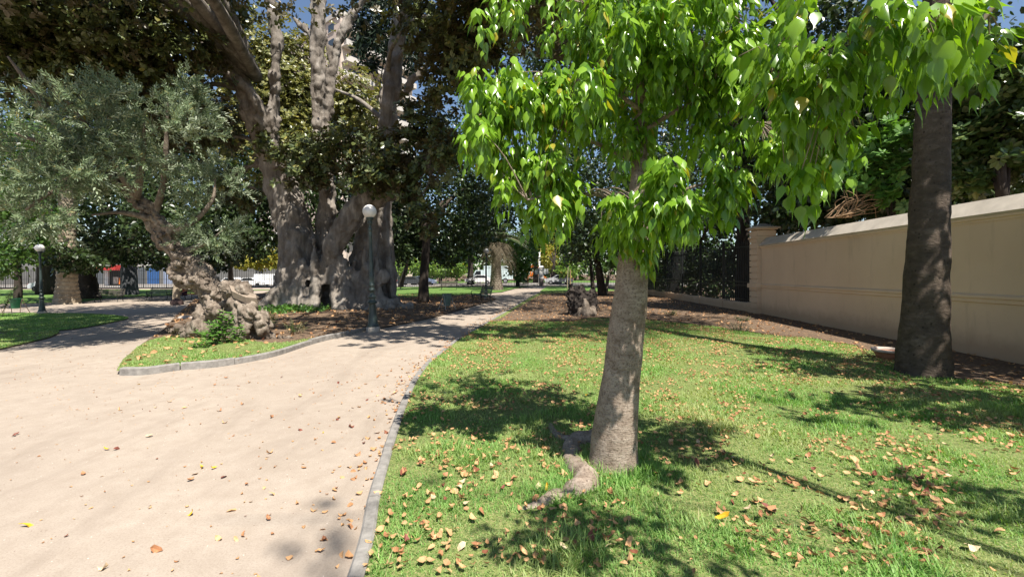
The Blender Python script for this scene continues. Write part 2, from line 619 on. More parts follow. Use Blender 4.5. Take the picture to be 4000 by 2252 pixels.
def drop_clusters(blobs, size, k=10, anchors=None):
    """hanging bunches of drip-tip leaves; returns leaf mesh and twig tips"""
    Vs, Fs, o, tips = [], [], 0, []
    for c, r, n in blobs:
        p, d = blob_points(c, r, n, 4, 0.22, 0.35)
        tips.append(p)
        for j in range(k):
            tier = (0, 0, 0, 1, 1, 2)[j % 6]                # little umbrellas of leaves, one under the other
            a = 2 * PI * j / k * 1.7 + RG.uniform(-.5, .5, n) + p[:, 0] * 9
            rad = np.stack([np.cos(a), np.sin(a), np.zeros(n)], 1)
            drop = RG.uniform(0.7, 2.2, n)[:, None] + tier * .9
            yd = nrmz(rad + d * np.array([.3, .3, 0]) - np.array([0, 0, 1.0]) * drop)
            nd = rad * 1.0 + np.array([0, 0, 0.8]) + rdir(n) * 0.3
            q = p + rad * size * RG.uniform(0.25, 0.8, (n, 1)) * (1 - .2 * tier) + np.array([0, 0, 1.0]) * size * (RG.uniform(-.3, .3, (n, 1)) - .95 * tier)
            V, Fx = inst(DROPS[j % 5], q, yd, nd, size * RG.uniform(0.45, 1.2, n), RG.uniform(0.78, 1.1))
            Vs.append(V)
            Fs.append(Fx + o)
            o += len(V)
    return np.concatenate(Vs), np.concatenate(Fs), np.concatenate(tips)


def leafpart(name, VF, mat, parent, smooth=False):
    V, Fx = VF
    return link(name, mk(name, V - np.array(parent.location), [Fx], mat, smooth), parent)


def remeshed(name, mb, mat, parent, voxel, disp=(), smooth=4, hard=False, flute=None):
    o = mb.build(name, mat, parent, True, world=True)
    m = o.modifiers.new('remesh', 'REMESH')
    m.mode = 'VOXEL'
    m.voxel_size = voxel
    m.use_smooth_shade = True
    if smooth:
        s = o.modifiers.new('smooth', 'SMOOTH')
        s.iterations = smooth
        s.factor = 0.6
    for i, (size, strength, typ) in enumerate(disp):
        tx = bpy.data.textures.new(name + str(i), typ)
        tx.noise_scale = size
        if typ == 'CLOUDS':
            tx.noise_depth = 3
            tx.noise_type = 'HARD_NOISE' if hard else 'SOFT_NOISE'
        d = o.modifiers.new('relief', 'DISPLACE')
        d.texture = tx
        d.strength = strength
        d.mid_level = 0.5
        d.texture_coords = 'LOCAL'
    dg = bpy.context.evaluated_depsgraph_get()
    me = bpy.data.meshes.new_from_object(o.evaluated_get(dg))
    if flute:
        axis, fr, amp, sq = flute
        a = np.array(axis, float)
        a /= np.linalg.norm(a)
        n = len(me.vertices)
        co = np.zeros(n * 3, np.float32)
        me.vertices.foreach_get('co', co)
        co = co.reshape(-1, 3)
        nm = np.zeros(n * 3, np.float32)
        me.vertices.foreach_get('normal', nm)
        nm = nm.reshape(-1, 3)
        t_ = co @ a
        q = (co - t_[:, None] * a * (1 - sq)) * fr
        d = np.array([1 - 2.4 * abs(noise.fractal(Vector(v), .8, 2.0, 3)) for v in q])
        me.vertices.foreach_set('co', (co + nm * (d * amp)[:, None]).astype(np.float32).ravel())
        me.update()
    old = o.data
    o.modifiers.clear()
    o.data = me
    me.name = name
    bpy.data.meshes.remove(old)
    return o


# ------------------------------------------------------------------ world, sun, camera
def light_and_camera():
    w = bpy.data.worlds.new('World')
    sc.world = w
    w.use_nodes = True
    nt = w.node_tree
    sky = nt.nodes.new('ShaderNodeTexSky')
    sky.sky_type = 'NISHITA'
    sky.sun_disc = False
    sd = Vector((0.30, -0.52, 1.0)).normalized()       # towards the sun: high, behind the camera's right shoulder
    el = math.asin(sd.z)
    sky.sun_elevation = el
    sky.sun_rotation = math.atan2(sd.x, sd.y) % (2 * PI)
    sky.altitude = 500
    sky.air_density = 1.0
    sky.dust_density = 0.6
    bg = nt.nodes['Background']
    bg.inputs['Strength'].default_value = 0.08
    nt.links.new(sky.outputs[0], bg.inputs[0])
    L = bpy.data.lights.new('sun', 'SUN')
    L.energy = 5.0
    L.angle = math.radians(0.53)
    L.color = (1.0, 0.945, 0.86)
    lo = bpy.data.objects.new('sun', L)
    COL.objects.link(lo)
    lo.rotation_euler = sd.to_track_quat('Z', 'Y').to_euler()
    lo.location = sd * 60
    cam = bpy.data.cameras.new('camera')
    cam.sensor_width = 36
    cam.lens = 36 * FL / 4000
    cam.shift_y = -(1126 - HZ) / 4000
    cam.clip_start = 0.05
    cam.clip_end = 2000
    co = bpy.data.objects.new('camera', cam)
    COL.objects.link(co)
    co.location = (0, 0, EYE)
    co.rotation_euler = (PI / 2, 0, 0)
    sc.camera = co
    vs = sc.view_settings
    vs.view_transform = 'Standard'
    vs.look = 'None'
    vs.gamma = 1
    vs.exposure = 0.95
    sc.cycles.max_bounces = 6
    sc.cycles.diffuse_bounces = 3
    sc.cycles.glossy_bounces = 2
    sc.cycles.transmission_bounces = 4
    sc.cycles.sample_clamp_indirect = 6


light_and_camera()


# ------------------------------------------------------------------ ground
def patch(name, poly, zoff, mat, step=1.0, bump=0.0, kind='structure', skirt=True):
    poly = np.asarray(poly, float)[:, :2]
    lo, hi = poly.min(0), poly.max(0)
    pts = [Vector(p) for p in poly]
    n = len(poly)
    gx, gy = np.meshgrid(np.arange(lo[0] + step / 2, hi[0], step), np.arange(lo[1] + step / 2, hi[1], step))
    g = np.column_stack([gx.ravel(), gy.ravel()])
    g = g + RG.uniform(-.15, .15, g.shape) * step
    g = g[inside(poly, g)]
    vs = pts + [Vector(p) for p in g]
    res = geometry.delaunay_2d_cdt(vs, [(i, (i + 1) % n) for i in range(n)], [list(range(n))], 1, 1e-4)
    v2 = np.array([(v.x, v.y) for v in res[0]])
    z = gz(v2[:, 0], v2[:, 1]) + zoff
    if bump:
        z = z + bump * np.array([noise.fractal(Vector((a * .7, b * .7, 3)), 1, 2, 3) for a, b in v2])
    V = np.column_stack([v2, z])
    Fx = np.array([f for f in res[2] if len(f) == 3])
    me = mk(name, V, [Fx], mat, True)
    o = link(name, me)
    return tag(o, kind=kind)


def inside(poly, p):
    x, y = p[:, 0], p[:, 1]
    c = np.zeros(len(p), bool)
    n = len(poly)
    j = n - 1
    for i in range(n):
        xi, yi, xj, yj = poly[i][0], poly[i][1], poly[j][0], poly[j][1]
        with np.errstate(divide='ignore', invalid='ignore'):
            h = ((yi > y) != (yj > y)) & (x < (xj - xi) * (y - yi) / (yj - yi + 1e-12) + xi)
        c ^= h
        j = i
    return c


def seg_dist(p, line):
    d = np.full(len(p), 1e9)
    for a, b in zip(line[:-1], line[1:]):
        a, b = np.asarray(a)[:2], np.asarray(b)[:2]
        t = np.clip(((p - a) @ (b - a)) / ((b - a) @ (b - a) + 1e-9), 0, 1)
        d = np.minimum(d, np.linalg.norm(p - (a + t[:, None] * (b - a)), axis=1))
    return d


# base sheet out to the horizon
xs = np.concatenate([[-900, -300, -120], np.linspace(-70, 70, 57), [120, 300, 900]])
ys = np.concatenate([[-300, -60, -20], np.linspace(-10, 110, 49), [200, 500, 1500]])
gx, gy = np.meshgrid(xs, ys)
V = np.column_stack([gx.ravel(), gy.ravel(), gz(gx.ravel(), gy.ravel()) - 0.012])
nx = len(xs)
Fx = np.array([(j * nx + i, j * nx + i + 1, (j + 1) * nx + i + 1, (j + 1) * nx + i) for j in range(len(ys) - 1) for i in range(nx - 1)])
tag(link('ground', mk('ground', V, [Fx], M['soil'], True)), kind='structure')

# kerb lines measured in the photo
KR_PX = [(1370, 2252), (1431, 1990), (1477, 1838), (1517, 1720), (1562, 1598), (1613, 1490), (1650, 1443), (1683, 1410), (1730, 1374), (1791, 1327), (1874, 1280), (1938, 1241), (1995, 1207), (2062, 1166), (2112, 1141)]
KR = [np.array([-0.55, -1.5, 0]), np.array([-0.66, 0.6, 0])] + [G(*p) for p in KR_PX]
KR = catmull(np.array(KR), 4)
KI_PX = [(466, 1466), (569, 1464), (698, 1446), (848, 1433), (1000, 1408), (1097, 1385), (1221, 1344), (1340, 1314), (1432, 1292)]
KI = catmull(np.array([G(*p) for p in KI_PX]), 4)
# path: everything left of the right kerb
path_poly = np.vstack([KR[:, :2], [G(2150, 1119)[:2]], [(8.5, 58.5)], [(-75, 58.5)], [(-75, -1.5)]])
tag(patch('path', path_poly, 0.0, M['gravel'], 2.2), kind='structure')


def kerb(name, line, w=0.085, h=0.075, unit=0.95, side=1, gap=0.005):
    line = np.asarray(line)
    d = np.concatenate([[0], np.cumsum(np.linalg.norm(np.diff(line[:, :2], axis=0), axis=1))])
    mb = MB()
    t = 0.0
    while t < d[-1] - 0.2:
        L = unit * random.uniform(0.85, 1.15)
        ts = np.linspace(t, min(t + L - gap, d[-1]), 7)
        x = np.interp(ts, d, line[:, 0])
        y = np.interp(ts, d, line[:, 1])
        tx, ty = np.gradient(x), np.gradient(y)
        q = np.hypot(tx, ty) + 1e-9
        nx_, ny_ = ty / q * side, -tx / q * side
        dz = random.uniform(-1, 1) * gap
        off = random.uniform(-.6, .6) * gap
        prof = [(0, -0.05), (0, h - .014), (0.014, h), (w - .014, h), (w, h - .014), (w, -0.05)]
        V = []
        for i in range(len(ts)):
            for a, b in prof:
                V.append((x[i] + nx_[i] * (a + off), y[i] + ny_[i] * (a + off), float(gz(x[i], y[i])) + b + dz + 0.004 * noise.noise(Vector((x[i] * 5, y[i] * 5, a * 9)))))
        m = len(prof)
        F4 = [(i * m + j, i * m + j + 1, (i + 1) * m + j + 1, (i + 1) * m + j) for i in range(len(ts) - 1) for j in range(m - 1)]
        e = (len(ts) - 1) * m
        F4 += [(0, 1, 4, 5), (1, 2, 3, 4), (e + 5, e + 4, e + 1, e), (e + 4, e + 3, e + 2, e + 1)]
        mb.add(V, None, F4)
        t += L
    o = mb.build(name, M['kerb'])
    return tag(o, kind='structure')


kerb('kerb', KR, side=1)
kerb('kerb', KI, .10, .11, side=-1, unit=0.85, gap=.014)

# right lawn, between its kerb and the wall
W0, W1 = np.array([8.18, 2.9]), np.array([9.62, 17.3])      # foot of the wall
lawn_in = KR.copy()
lawn_poly = np.vstack([KR[:, :2] + np.array([0.06, 0]), [(10.6, 46.0)], [(9.62, 17.3)], [(8.05, 1.6)], [(7.8, -1.5)]])
lawn = patch('lawn', lawn_poly, 0.055, M['turf'], 0.45, 0.02)
# soil strip under the wall and the shady bed beyond the lawn
soil_px = [(1905, 1262), (2060, 1258), (2200, 1262), (2330, 1248), (2480, 1252), (2600, 1262), (2760, 1282), (2900, 1300), (3060, 1318), (3220, 1340), (3390, 1372), (3480, 1420), (3620, 1475), (3800, 1500), (4080, 1535)]
sp = [G(*p)[:2] for p in soil_px]
sp = catmull(np.array(sp), 6)
sp = sp + np.array([[noise.noise(Vector((p[0] * 2, p[1] * 2, 1))) * .25, noise.noise(Vector((p[0] * 2, p[1] * 2, 7))) * .35] for p in sp])
soil_poly = np.vstack([sp, [(8.15, 2.0)], [(8.22, 3.2)], [(9.66, 17.6)], [(10.5, 45.0)], [(KR[-3][0] + .5, KR[-3][1])], [(KR[-9][0] + .3, KR[-9][1])], [(KR[-14][0] + .3, KR[-14][1])]])
tag(patch('soil_bed', soil_poly, 0.072, M['soil'], 0.45, 0.02), kind='structure')
# the island with the leaning tree, running into the bed under the great fig
isl_px_back = [(1520, 1278), (1700, 1240), (1830, 1203), (1940, 1170)]
isl_far = [np.array([-3.5, 46]), np.array([-26, 47])]
isl_left = [G(760, 1172), G(690, 1232), G(640, 1290), G(560, 1345), G(480, 1415)]
island_poly = np.vstack([KI[:, :2] + np.array([0, 0.06]), [G(*p)[:2] for p in isl_px_back], [p[:2] for p in isl_far], [p[:2] for p in isl_left]])
tag(patch('soil_bed', island_poly, 0.04, M['soil'], 0.9, 0.03), kind='structure')
front_px = [(455, 1462)] + [(p[0], p[1] - 3) for p in KI_PX[1:7]] + [(1260, 1322), (1120, 1345), (1010, 1345), (900, 1330), (760, 1318), (640, 1325), (560, 1350), (480, 1415)]
grass_isl = catmull(np.array([G(*p)[:2] for p in front_px]), 3)
tag(patch('lawn', grass_isl, 0.062, M['turf'], 0.5, 0.015), kind='structure')
# far lawns
flA = [G(*p)[:2] for p in [(1480, 1150), (1600, 1165), (1720, 1160), (1860, 1150), (1960, 1142), (2010, 1128), (2060, 1121)]]
tag(patch('lawn', np.vstack([flA, [(2.5, 57.5)], [(-30, 57.5)], [(-26, 47)]]), 0.062, M['farturf'], 1.5), kind='structure')
flB = [G(*p)[:2] for p in [(2108, 1140), (2140, 1119)]]
tag(patch('lawn', np.vstack([flB, [(9.5, 57)], [(10.4, 42)], [(6.5, 38)]]), 0.082, M['farturf'], 1.5), kind='structure')
lpx = [(-80, 1300), (-60, 1232), (60, 1224), (200, 1224), (360, 1226), (500, 1240), (430, 1262), (300, 1285), (150, 1300)]
lawnL = catmull(np.array([G(*p)[:2] for p in lpx]), 4)
tag(patch('lawn', lawnL, 0.03, M['farturf'], 1.0), kind='structure')
lpx2 = [(-80, 1385), (-60, 1318), (80, 1300), (225, 1296), (190, 1320), (60, 1352)]
lawnL2 = catmull(np.array([G(*p)[:2] for p in lpx2]), 4)
tag(patch('lawn', lawnL2, 0.03, M['turf'], 1.0), kind='structure')
flC = [G(*p)[:2] for p in [(-80, 1190), (340, 1178), (420, 1165), (760, 1150), (760, 1138)]]
tag(patch('lawn', np.vstack([flC, [(-26, 57)], [(-72, 57)]]), 0.03, M['farturf'], 2.0), kind='structure')
# street beyond the railings
tag(patch('street', [(-110, 66), (60, 66), (60, 82), (-110, 82)], 0.03, M['asphalt'], 6.0), kind='structure')
tag(patch('pavement', [(-110, 60.6), (60, 60.6), (60, 65.8), (-110, 65.8)], 0.06, M['kerb'], 6.0), kind='structure')
tag(patch('verge', [(-35, 82.2), (60, 82.2), (60, 110), (-35, 110)], 0.02, M['farturf'], 6.0), kind='structure')


# ------------------------------------------------------------------ grass and litter
def lawn_z(p, base=0.055, b=0.02):
    return gz(p[:, 0], p[:, 1]) + base + b * np.array([noise.fractal(Vector((x * .7, y * .7, 3)), 1, 2, 3) for x, y in p])


BL = (np.array([(-.5, 0, 0), (.5, 0, 0), (-.36, .55, .10), (.36, .55, .10), (0, 1, .34)], float), np.array([(0, 1, 3, 2), (2, 3, 4, 4)]))


def grass_blades(poly, dens, hmin, hmax, wid, keep=None, base=0.055, b=0.02, maxn=400000):
    poly = np.asarray(poly)[:, :2]
    lo, hi = poly.min(0), poly.max(0)
    n = int(min(maxn, dens * np.prod(hi - lo)))
    p = RG.uniform(lo, hi, (n, 2))
    p = p[inside(poly, p)]
    if keep is not None:
        p = p[keep(p)]
    n = len(p)
    q = np.column_stack([p, lawn_z(p, base, b) - 0.008])
    a = RG.uniform(0, 2 * PI, n)
    lean = RG.uniform(0.1, 1.1, n)
    rad = np.stack([np.cos(a), np.sin(a), np.zeros(n)], 1)
    yd = nrmz(rad * lean[:, None] + np.array([0, 0, 1.0]))
    nd = -rad
    h = RG.uniform(hmin, hmax, n)
    patchy = np.array([0.75 + 0.6 * noise.noise(Vector((x * 1.3, y * 1.3, 9))) for x, y in p])
    h = h * np.clip(patchy, 0.5, 1.4)
    tv, _ = BL
    yd = nrmz(yd)
    xd = nrmz(np.cross(yd, nd))
    nd = np.cross(xd, yd)
    V = q[:, None] + tv[None, :, 0, None] * wid * xd[:, None] + (tv[None, :, 1, None] * yd[:, None] + tv[None, :, 2, None] * nd[:, None] * -1) * h[:, None, None]
    o = (np.arange(n) * 5)[:, None]
    F4 = np.array([[0, 1, 3, 2]]) + o
    F3 = np.array([[2, 3, 4]]) + o
    return V.reshape(-1, 3), F4, F3


def in_view(p, m=0.05, ymin=2.2):
    return (np.abs(p[:, 0]) < (1.143 + m) * p[:, 1] + .3) & (p[:, 1] > ymin)


def grassy(p):                                       # bare, leaf-strewn spots stay thin
    f = np.array([noise.fractal(Vector((x * .9, y * .9, 21)), 1, 2, 3) for x, y in p])
    return RG.random(len(p)) < np.clip(0.84 + f * 1.5, 0.15, 1)


not_soil = lambda p: ~inside(soil_poly, p)
parts = []
near = [(-1.0, 1.9), (6.5, 1.9), (6.5, 4.6), (-1.9, 4.6)]


def clipband(y0, y1):
    return lambda p: inside(lawn_poly, p) & not_soil(p) & in_view(p) & (p[:, 1] >= y0) & (p[:, 1] < y1) & grassy(p) & (seg_dist(p, KR) > 0.10)


bx = lambda y0, y1: [(-2.2, y0), (9.3, y0), (9.3, y1), (-2.2, y1)]
parts.append(grass_blades(bx(2.2, 4.0), 9000, .02, .075, .0056, clipband(2.2, 4.0)))
parts.append(grass_blades(bx(4.0, 6.5), 5200, .025, .08, .0074, clipband(4.0, 6.5)))
parts.append(grass_blades(bx(6.5, 14.5), 2400, .03, .08, .0105, clipband(6.5, 14.5)))


def tufts(p, rr=0.5):
    f = np.array([noise.noise(Vector((x * 1.7, y * 1.7, 40))) for x, y in p])
    return f > 0.18


tuft_keep = lambda p: inside(lawn_poly, p) & not_soil(p) & in_view(p) & tufts(p) & (seg_dist(p, KR) > 0.12)
parts.append(grass_blades(bx(2.2, 5.5), 2200, .08, .17, .0068, tuft_keep))


tk = [G(2392, 1850)[:2], G(2330, 1750)[:2], G(2240, 1760)[:2], G(2240, 1840)[:2], G(2285, 1905)[:2], G(2200, 1970)[:2]]
parts.append(grass_blades(bx(2.6, 4.6), 6000, .05, .13, .0062, lambda p: (seg_dist(p, tk[1:]) < .16) & (seg_dist(p, tk[1:]) > .05) & (RG.random(len(p)) < .5)))
parts.append(grass_blades(bx(2.6, 4.6), 9000, .05, .15, .0062, lambda p: (np.linalg.norm(p - tk[0], axis=1) < .34) & (np.linalg.norm(p - tk[0], axis=1) > .17) & (RG.random(len(p)) < .55)))


def join_grass(name, parts, parent=None):
    V, A, B, o = [], [], [], 0
    for v, f4, f3 in parts:
        V.append(v)
        A.append(f4 + o)
        B.append(f3 + o)
        o += len(v)
    ob = link(name, mk(name, np.concatenate(V), [np.concatenate(A), np.concatenate(B)], M['grass']))
    return tag(ob, kind='stuff')


g1 = join_grass('grass', parts)
tag(g1, 'short green grass of the sunlit lawn around the young tree', 'grass')
g2 = join_grass('grass', [grass_blades(grass_isl, 1500, .03, .075, .011, lambda p: grassy(p), 0.062, 0.015)])
tag(g2, 'grass strip in front of the gnarled leaning tree behind the pale kerb', 'grass')
g3 = join_grass('grass', [grass_blades(lawnL, 260, .04, .08, .02, None, 0.03, 0.0, 60000), grass_blades(lawnL2, 500, .04, .08, .015, None, 0.03, 0.0, 40000)])
tag(g3, 'grass of the shady lawn at the left edge', 'grass')


def leaf_piece(seed):
    r = random.Random(seed)
    ys = [0, .2, .5, .8, 1.0]
    ws = [.02, .26, .34 * r.uniform(.8, 1.1), .2, 0.01]
    curl, fold = r.uniform(-.5, 1.1), r.uniform(-.35, .9)
    twist = r.uniform(-.5, .5)
    v = []
    for y, w in zip(ys, ws):
        c = curl * (y - .5) ** 2 * 1.6
        k = twist * (y - .5)
        v += [(-w * r.uniform(.75, 1.1), y - .5 + r.uniform(-.04, .04), c + w * fold - w * k + r.uniform(-.06, .06)), (0, y - .5, c), (w * r.uniform(.7, 1.1), y - .5 + r.uniform(-.04, .04), c + w * fold * r.uniform(.2, 1.4) + w * k)]
    f = []
    for i in range(4):
        a = i * 3
        f += [(a, a + 1, a + 4, a + 3), (a + 1, a + 2, a + 5, a + 4)]
    return np.array(v), np.array(f)


LP = [leaf_piece(s) for s in range(10)]


def scatter(p, z, size, tilt=0.5):
    Vs, Fs, o = [], [], 0
    k = RG.integers(0, len(LP), len(p))
    for i in range(len(LP)):
        m = k == i
        n = m.sum()
        if not n:
            continue
        a = RG.uniform(0, 2 * PI, n)
        yd = np.stack([np.cos(a), np.sin(a), RG.normal(0, tilt * .4, n)], 1)
        nd = np.array([0, 0, 1.0]) + RG.normal(0, tilt, (n, 3))
        V, Fx = inst(LP[i], np.column_stack([p[m], z[m]]), yd, nd, size * RG.uniform(.55, 1.35, n))
        Vs.append(V)
        Fs.append(Fx + o)
        o += len(V)
    return np.concatenate(Vs), np.concatenate(Fs)


def dens_field(p, f=1.1, s=5):
    return np.array([0.5 + 0.9 * noise.fractal(Vector((x * f, y * f, s)), 1, 2, 3) for x, y in p])


def sample(poly, n, keep):
    poly = np.asarray(poly)[:, :2]
    lo, hi = poly.min(0), poly.max(0)
    p = RG.uniform(lo, hi, (n, 2))
    p = p[inside(poly, p)]
    return p[keep(p)]


def litter(name, label, groups):
    V, Fs, o = [], [], 0
    for v, f in groups:
        V.append(v)
        Fs.append(f + o)
        o += len(v)
    ob = link(name, mk(name, np.concatenate(V), [np.concatenate(Fs)], M['litter']))
    return tag(ob, label, 'fallen leaves', kind='stuff')


pl = sample(bx(2.3, 15), 27000, lambda p: inside(lawn_poly, p) & not_soil(p) & in_view(p) & (RG.random(len(p)) < np.clip(dens_field(p, 1.4) * 1.9 - .5 + np.clip((p[:, 1] - 5) * .03, 0, .3), .04, 1)))
z = lawn_z(pl) + 0.028
pk = sample(bx(2.3, 24), 60000, lambda p: inside(path_poly, p) & (RG.random(len(p)) < 0.9 * np.exp(-seg_dist(p, KR) / 0.17) * np.clip(dens_field(p, .8, 3) + .25, .1, 1)))
ps = sample(soil_poly, 9000, lambda p: (p[:, 1] < 40) & (RG.random(len(p)) < np.clip(dens_field(p, .6, 2) + .25, .1, 1)))
litter('fallen_leaves', 'scatter of small dry tan leaves over the right hand lawn and along its kerb',
       [scatter(pl, z, 0.044), scatter(pk, gz(pk[:, 0], pk[:, 1]) + 0.006, 0.05, 0.35), scatter(ps, gz(ps[:, 0], ps[:, 1]) + 0.085, 0.075)])
pp = sample([(-30, 2.3), (1.0, 2.3), (1.0, 26), (-30, 26)], 19000, lambda p: inside(path_poly, p) & ~inside(island_poly, p) & in_view(p) & (RG.random(len(p)) < np.clip(6.0 / p[:, 1], .15, .8)))
litter('fallen_leaves', 'thin scatter of small brown leaf bits on the gravel path', [scatter(pp, gz(pp[:, 0], pp[:, 1]) + 0.005, 0.021, 0.25)])
pi_ = sample(island_poly, 15000, lambda p: (p[:, 1] < 34) & (RG.random(len(p)) < np.clip(dens_field(p, .5, 8) + .1, .08, 1)))
litter('fallen_leaves', 'orange brown leaf litter on the bed under the great fig tree', [scatter(pi_, gz(pi_[:, 0], pi_[:, 1]) + 0.08, 0.11)])


# ------------------------------------------------------------------ young bottle tree in the foreground
def twigs(tips, branch, mb, r=0.004):
    bp = np.concatenate(branch)
    for t in tips:
        d = np.linalg.norm(bp - t, axis=1)
        a = bp[np.argmin(d)]
        if np.linalg.norm(a - t) > .75:
            continue
        mid = (a + t) / 2 + np.array([0, 0, 0.10 * np.linalg.norm(a - t)])
        mb.tube([a, mid, t], [r * 1.8, r * 1.2, r * .7], 4, 3)


tb = G(2392, 1850)
TY = tb[1]
bt = thing('bottle_tree', 'young tree with a bottle shaped pale trunk and glossy drooping leaves on the lawn', 'tree', tb)
axis = [(2392, 1862, TY, .205), (2396, 1800, TY, .19), (2399, 1694, TY, .178), (2424, 1497, TY, .151), (2445, 1300, TY, .139), (2463, 1138, TY, .131), (2479, 969, TY + .02, .119), (2490, 850, TY + .03, .1), (2500, 640, TY + .06, .062), (2502, 430, TY + .1, .048), (2512, 200, TY + .12, .036), (2530, -80, TY + .2, .025), (2560, -400, TY + .3, .012)]


def btflare(t, ang):
    k = max(0, 1 - t / 0.13)
    return 1 + k * k * (0.42 * np.maximum(0, np.cos(ang - PI * 1.02)) + 0.08 * np.cos(3 * ang + 1))


mb = MB().tube([P(*a[:3]) for a in axis], [a[3] for a in axis], 40, 8, 0.045, 3.0, btflare)
mb.build('trunk', M['bark_bottle'], bt, True, world=True)
blobs_px = [(1880, 460, 3.35, 90, 90, .3, 26), (1940, 350, 3.4, 140, 90, .35, 34), (2110, 310, 3.5, 170, 70, .4, 28), (2270, 400, 3.3, 150, 70, .4, 24),
            (2060, 560, 3.4, 140, 80, .35, 20), (2030, 720, 3.4, 100, 80, .3, 14), (2180, 680, 3.3, 130, 70, .35, 16), (2150, 810, 3.35, 110, 50, .3, 10), (2330, 180, 3.6, 220, 110, .6, 34), (2330, 30, 3.6, 200, 90, .5, 24),
            (2640, 60, 3.3, 260, 110, .5, 36), (2560, 230, 3.5, 200, 90, .5, 24), (2800, 310, 3.4, 190, 100, .45, 28), (2900, 170, 3.4, 160, 100, .4, 20), (2560, 430, 3.6, 130, 80, .4, 12), (2585, 670, 3.1, 80, 55, .25, 12), (2490, 780, 3.2, 110, 40, .25, 13),
            (2640, 790, 3.1, 150, 50, .25, 18), (2820, 680, 3.2, 80, 55, .3, 11), (2800, 750, 3.2, 55, 30, .2, 7), (2430, 870, 3.4, 90, 35, .2, 8), (2550, 920, 3.38, 40, 45, .15, 5), (2990, 510, 3.5, 150, 90, .4, 18), (2420, 560, 3.6, 110, 70, .4, 10), (2740, 530, 3.7, 110, 70, .4, 9),
            (2620, 330, 4.0, 330, 140, .3, 18), (2500, -60, 3.6, 420, 80, .5, 30)]
blobs = [pxblob(b) for b in blobs_px]
blobs += [(np.array([1.0, 4.1, 4.5]), np.array([1.0, 0.8, 0.6]), 40), (np.array([0.2, 4.2, 3.9]), np.array([.7, .6, .4]), 20), (np.array([.6, 4.5, 3.2]), np.array([1.0, .5, .7]), 40)]
blobs = [(c, r, int(n * 1.25)) for c, r, n in blobs]
V_, F_, tips = drop_clusters(blobs, 0.102, 17)
leafpart('crown', (V_, F_), M['leaf_bottle'], bt, True)
brs = [[(2498, 640), (2330, 560), (2120, 480), (1930, 470)], [(2496, 760), (2330, 760), (2180, 760), (2060, 780)], [(2500, 430), (2350, 330), (2180, 310)], [(2503, 520), (2650, 430), (2800, 380), (2960, 480)],
       [(2494, 800), (2600, 770), (2750, 720), (2880, 740)], [(2512, 200), (2620, 80), (2740, 20)], [(2512, 250), (2400, 120), (2300, 20)], [(2488, 860), (2560, 880), (2680, 870)]]
mb = MB()
bl = [np.array([P(*a[:3]) for a in axis[7:]])]
for k, b in enumerate(brs):
    n = len(b)
    pts = np.array([P(x, y, TY + .05 - (.28 if k in (1, 4, 7) else .18 * (k % 2)) * i / (n - 1)) for i, (x, y) in enumerate(b)])
    mb.tube(pts, np.linspace(.022, .007, n), 7, 5, 0.1, 5)
    bl.append(catmull(pts, 6))
twigs(tips, bl, mb, 0.0032)
mb.build('branches', M['bark_bottle'], bt, True, world=True)
# surface root snaking over the grass
mb = MB()
rp = [(2350, 1740), (2290, 1740), (2235, 1755), (2238, 1830), (2290, 1905), (2240, 1955), (2130, 1990), (2040, 2020), (1950, 2055)]
pts = [G(*p) + np.array([0, 0, .045 if i < 6 else (.04 if i < 7 else .02)]) for i, p in enumerate(rp)]
mb.tube(pts, [.12, .085, .072, .085, .105, .085, .055, .034, .012], 18, 9, .34, 7)
rp = [(2270, 1738), (2200, 1735), (2160, 1705), (2150, 1680)]
mb.tube([G(*p) + np.array([0, 0, .05]) for p in rp], [.05, .045, .04, .03], 10, 5, .2, 6)
mb.build('surface_root', M['bark_bottle'], bt, True, world=True)

# second tree of the same kind, rooted just outside the frame, its boughs hang in from above right
t2 = thing('bottle_tree', 'overhanging boughs of large glossy drip tip leaves at the upper right corner', 'tree', (5.0, -1.0, 0))
mb = MB().tube([(5.0, -1, -.05), (5.0, -1, .8), (4.95, -.95, 1.8), (4.8, -.8, 3.0), (4.6, -.6, 3.7)], [.2, .16, .14, .12, .07], 20, 5, .05, 3)
mb.build('trunk', M['bark_bottle'], t2, True, world=True)
b2 = [(3110, 130, 2.6, 150, 110, .4, 14), (3190, 260, 2.5, 170, 80, .4, 16), (3360, 130, 2.3, 170, 110, .35, 14), (3280, 380, 2.5, 170, 80, .4, 15), (3480, 270, 2.5, 120, 100, .3, 10), (3400, 500, 2.7, 140, 60, .3, 9),
      (3200, 530, 2.8, 120, 80, .35, 9), (3760, 10, 1.95, 170, 70, .25, 8), (3640, 130, 2.4, 130, 70, .25, 7), (3820, 170, 2.4, 80, 50, .2, 3), (3560, 60, 2.1, 120, 80, .3, 6), (3040, 340, 2.8, 120, 80, .35, 10), (3120, 670, 2.7, 60, 45, .2, 4), (3600, 200, 2.9, 120, 90, .35, 20)]
bb = [pxblob(b) for b in b2]
bb += [(np.array([2.8, -3.8, 13.0]), np.array([1.3, .8, .4]), 11), (np.array([1.6, .85, 3.6]), np.array([.85, .38, .3]), 60), (np.array([4.0, 1.4, 3.4]), np.array([.8, .35, .3]), 52), (np.array([2.5, 1.9, 4.3]), np.array([.6, .4, .3]), 30), (np.array([2.75, 2.5, 3.9]), np.array([.45, .4, .3]), 36), (np.array([4.6, 2.3, 4.6]), np.array([.6, .5, .4]), 16)]  # unseen leaf clumps added to throw shadows on lawn and path
V_, F_, tips = drop_clusters(bb, 0.112, 12)
leafpart('crown', (V_, F_), M['leaf_bottle'], t2, True)
mb = MB()
bl2 = []
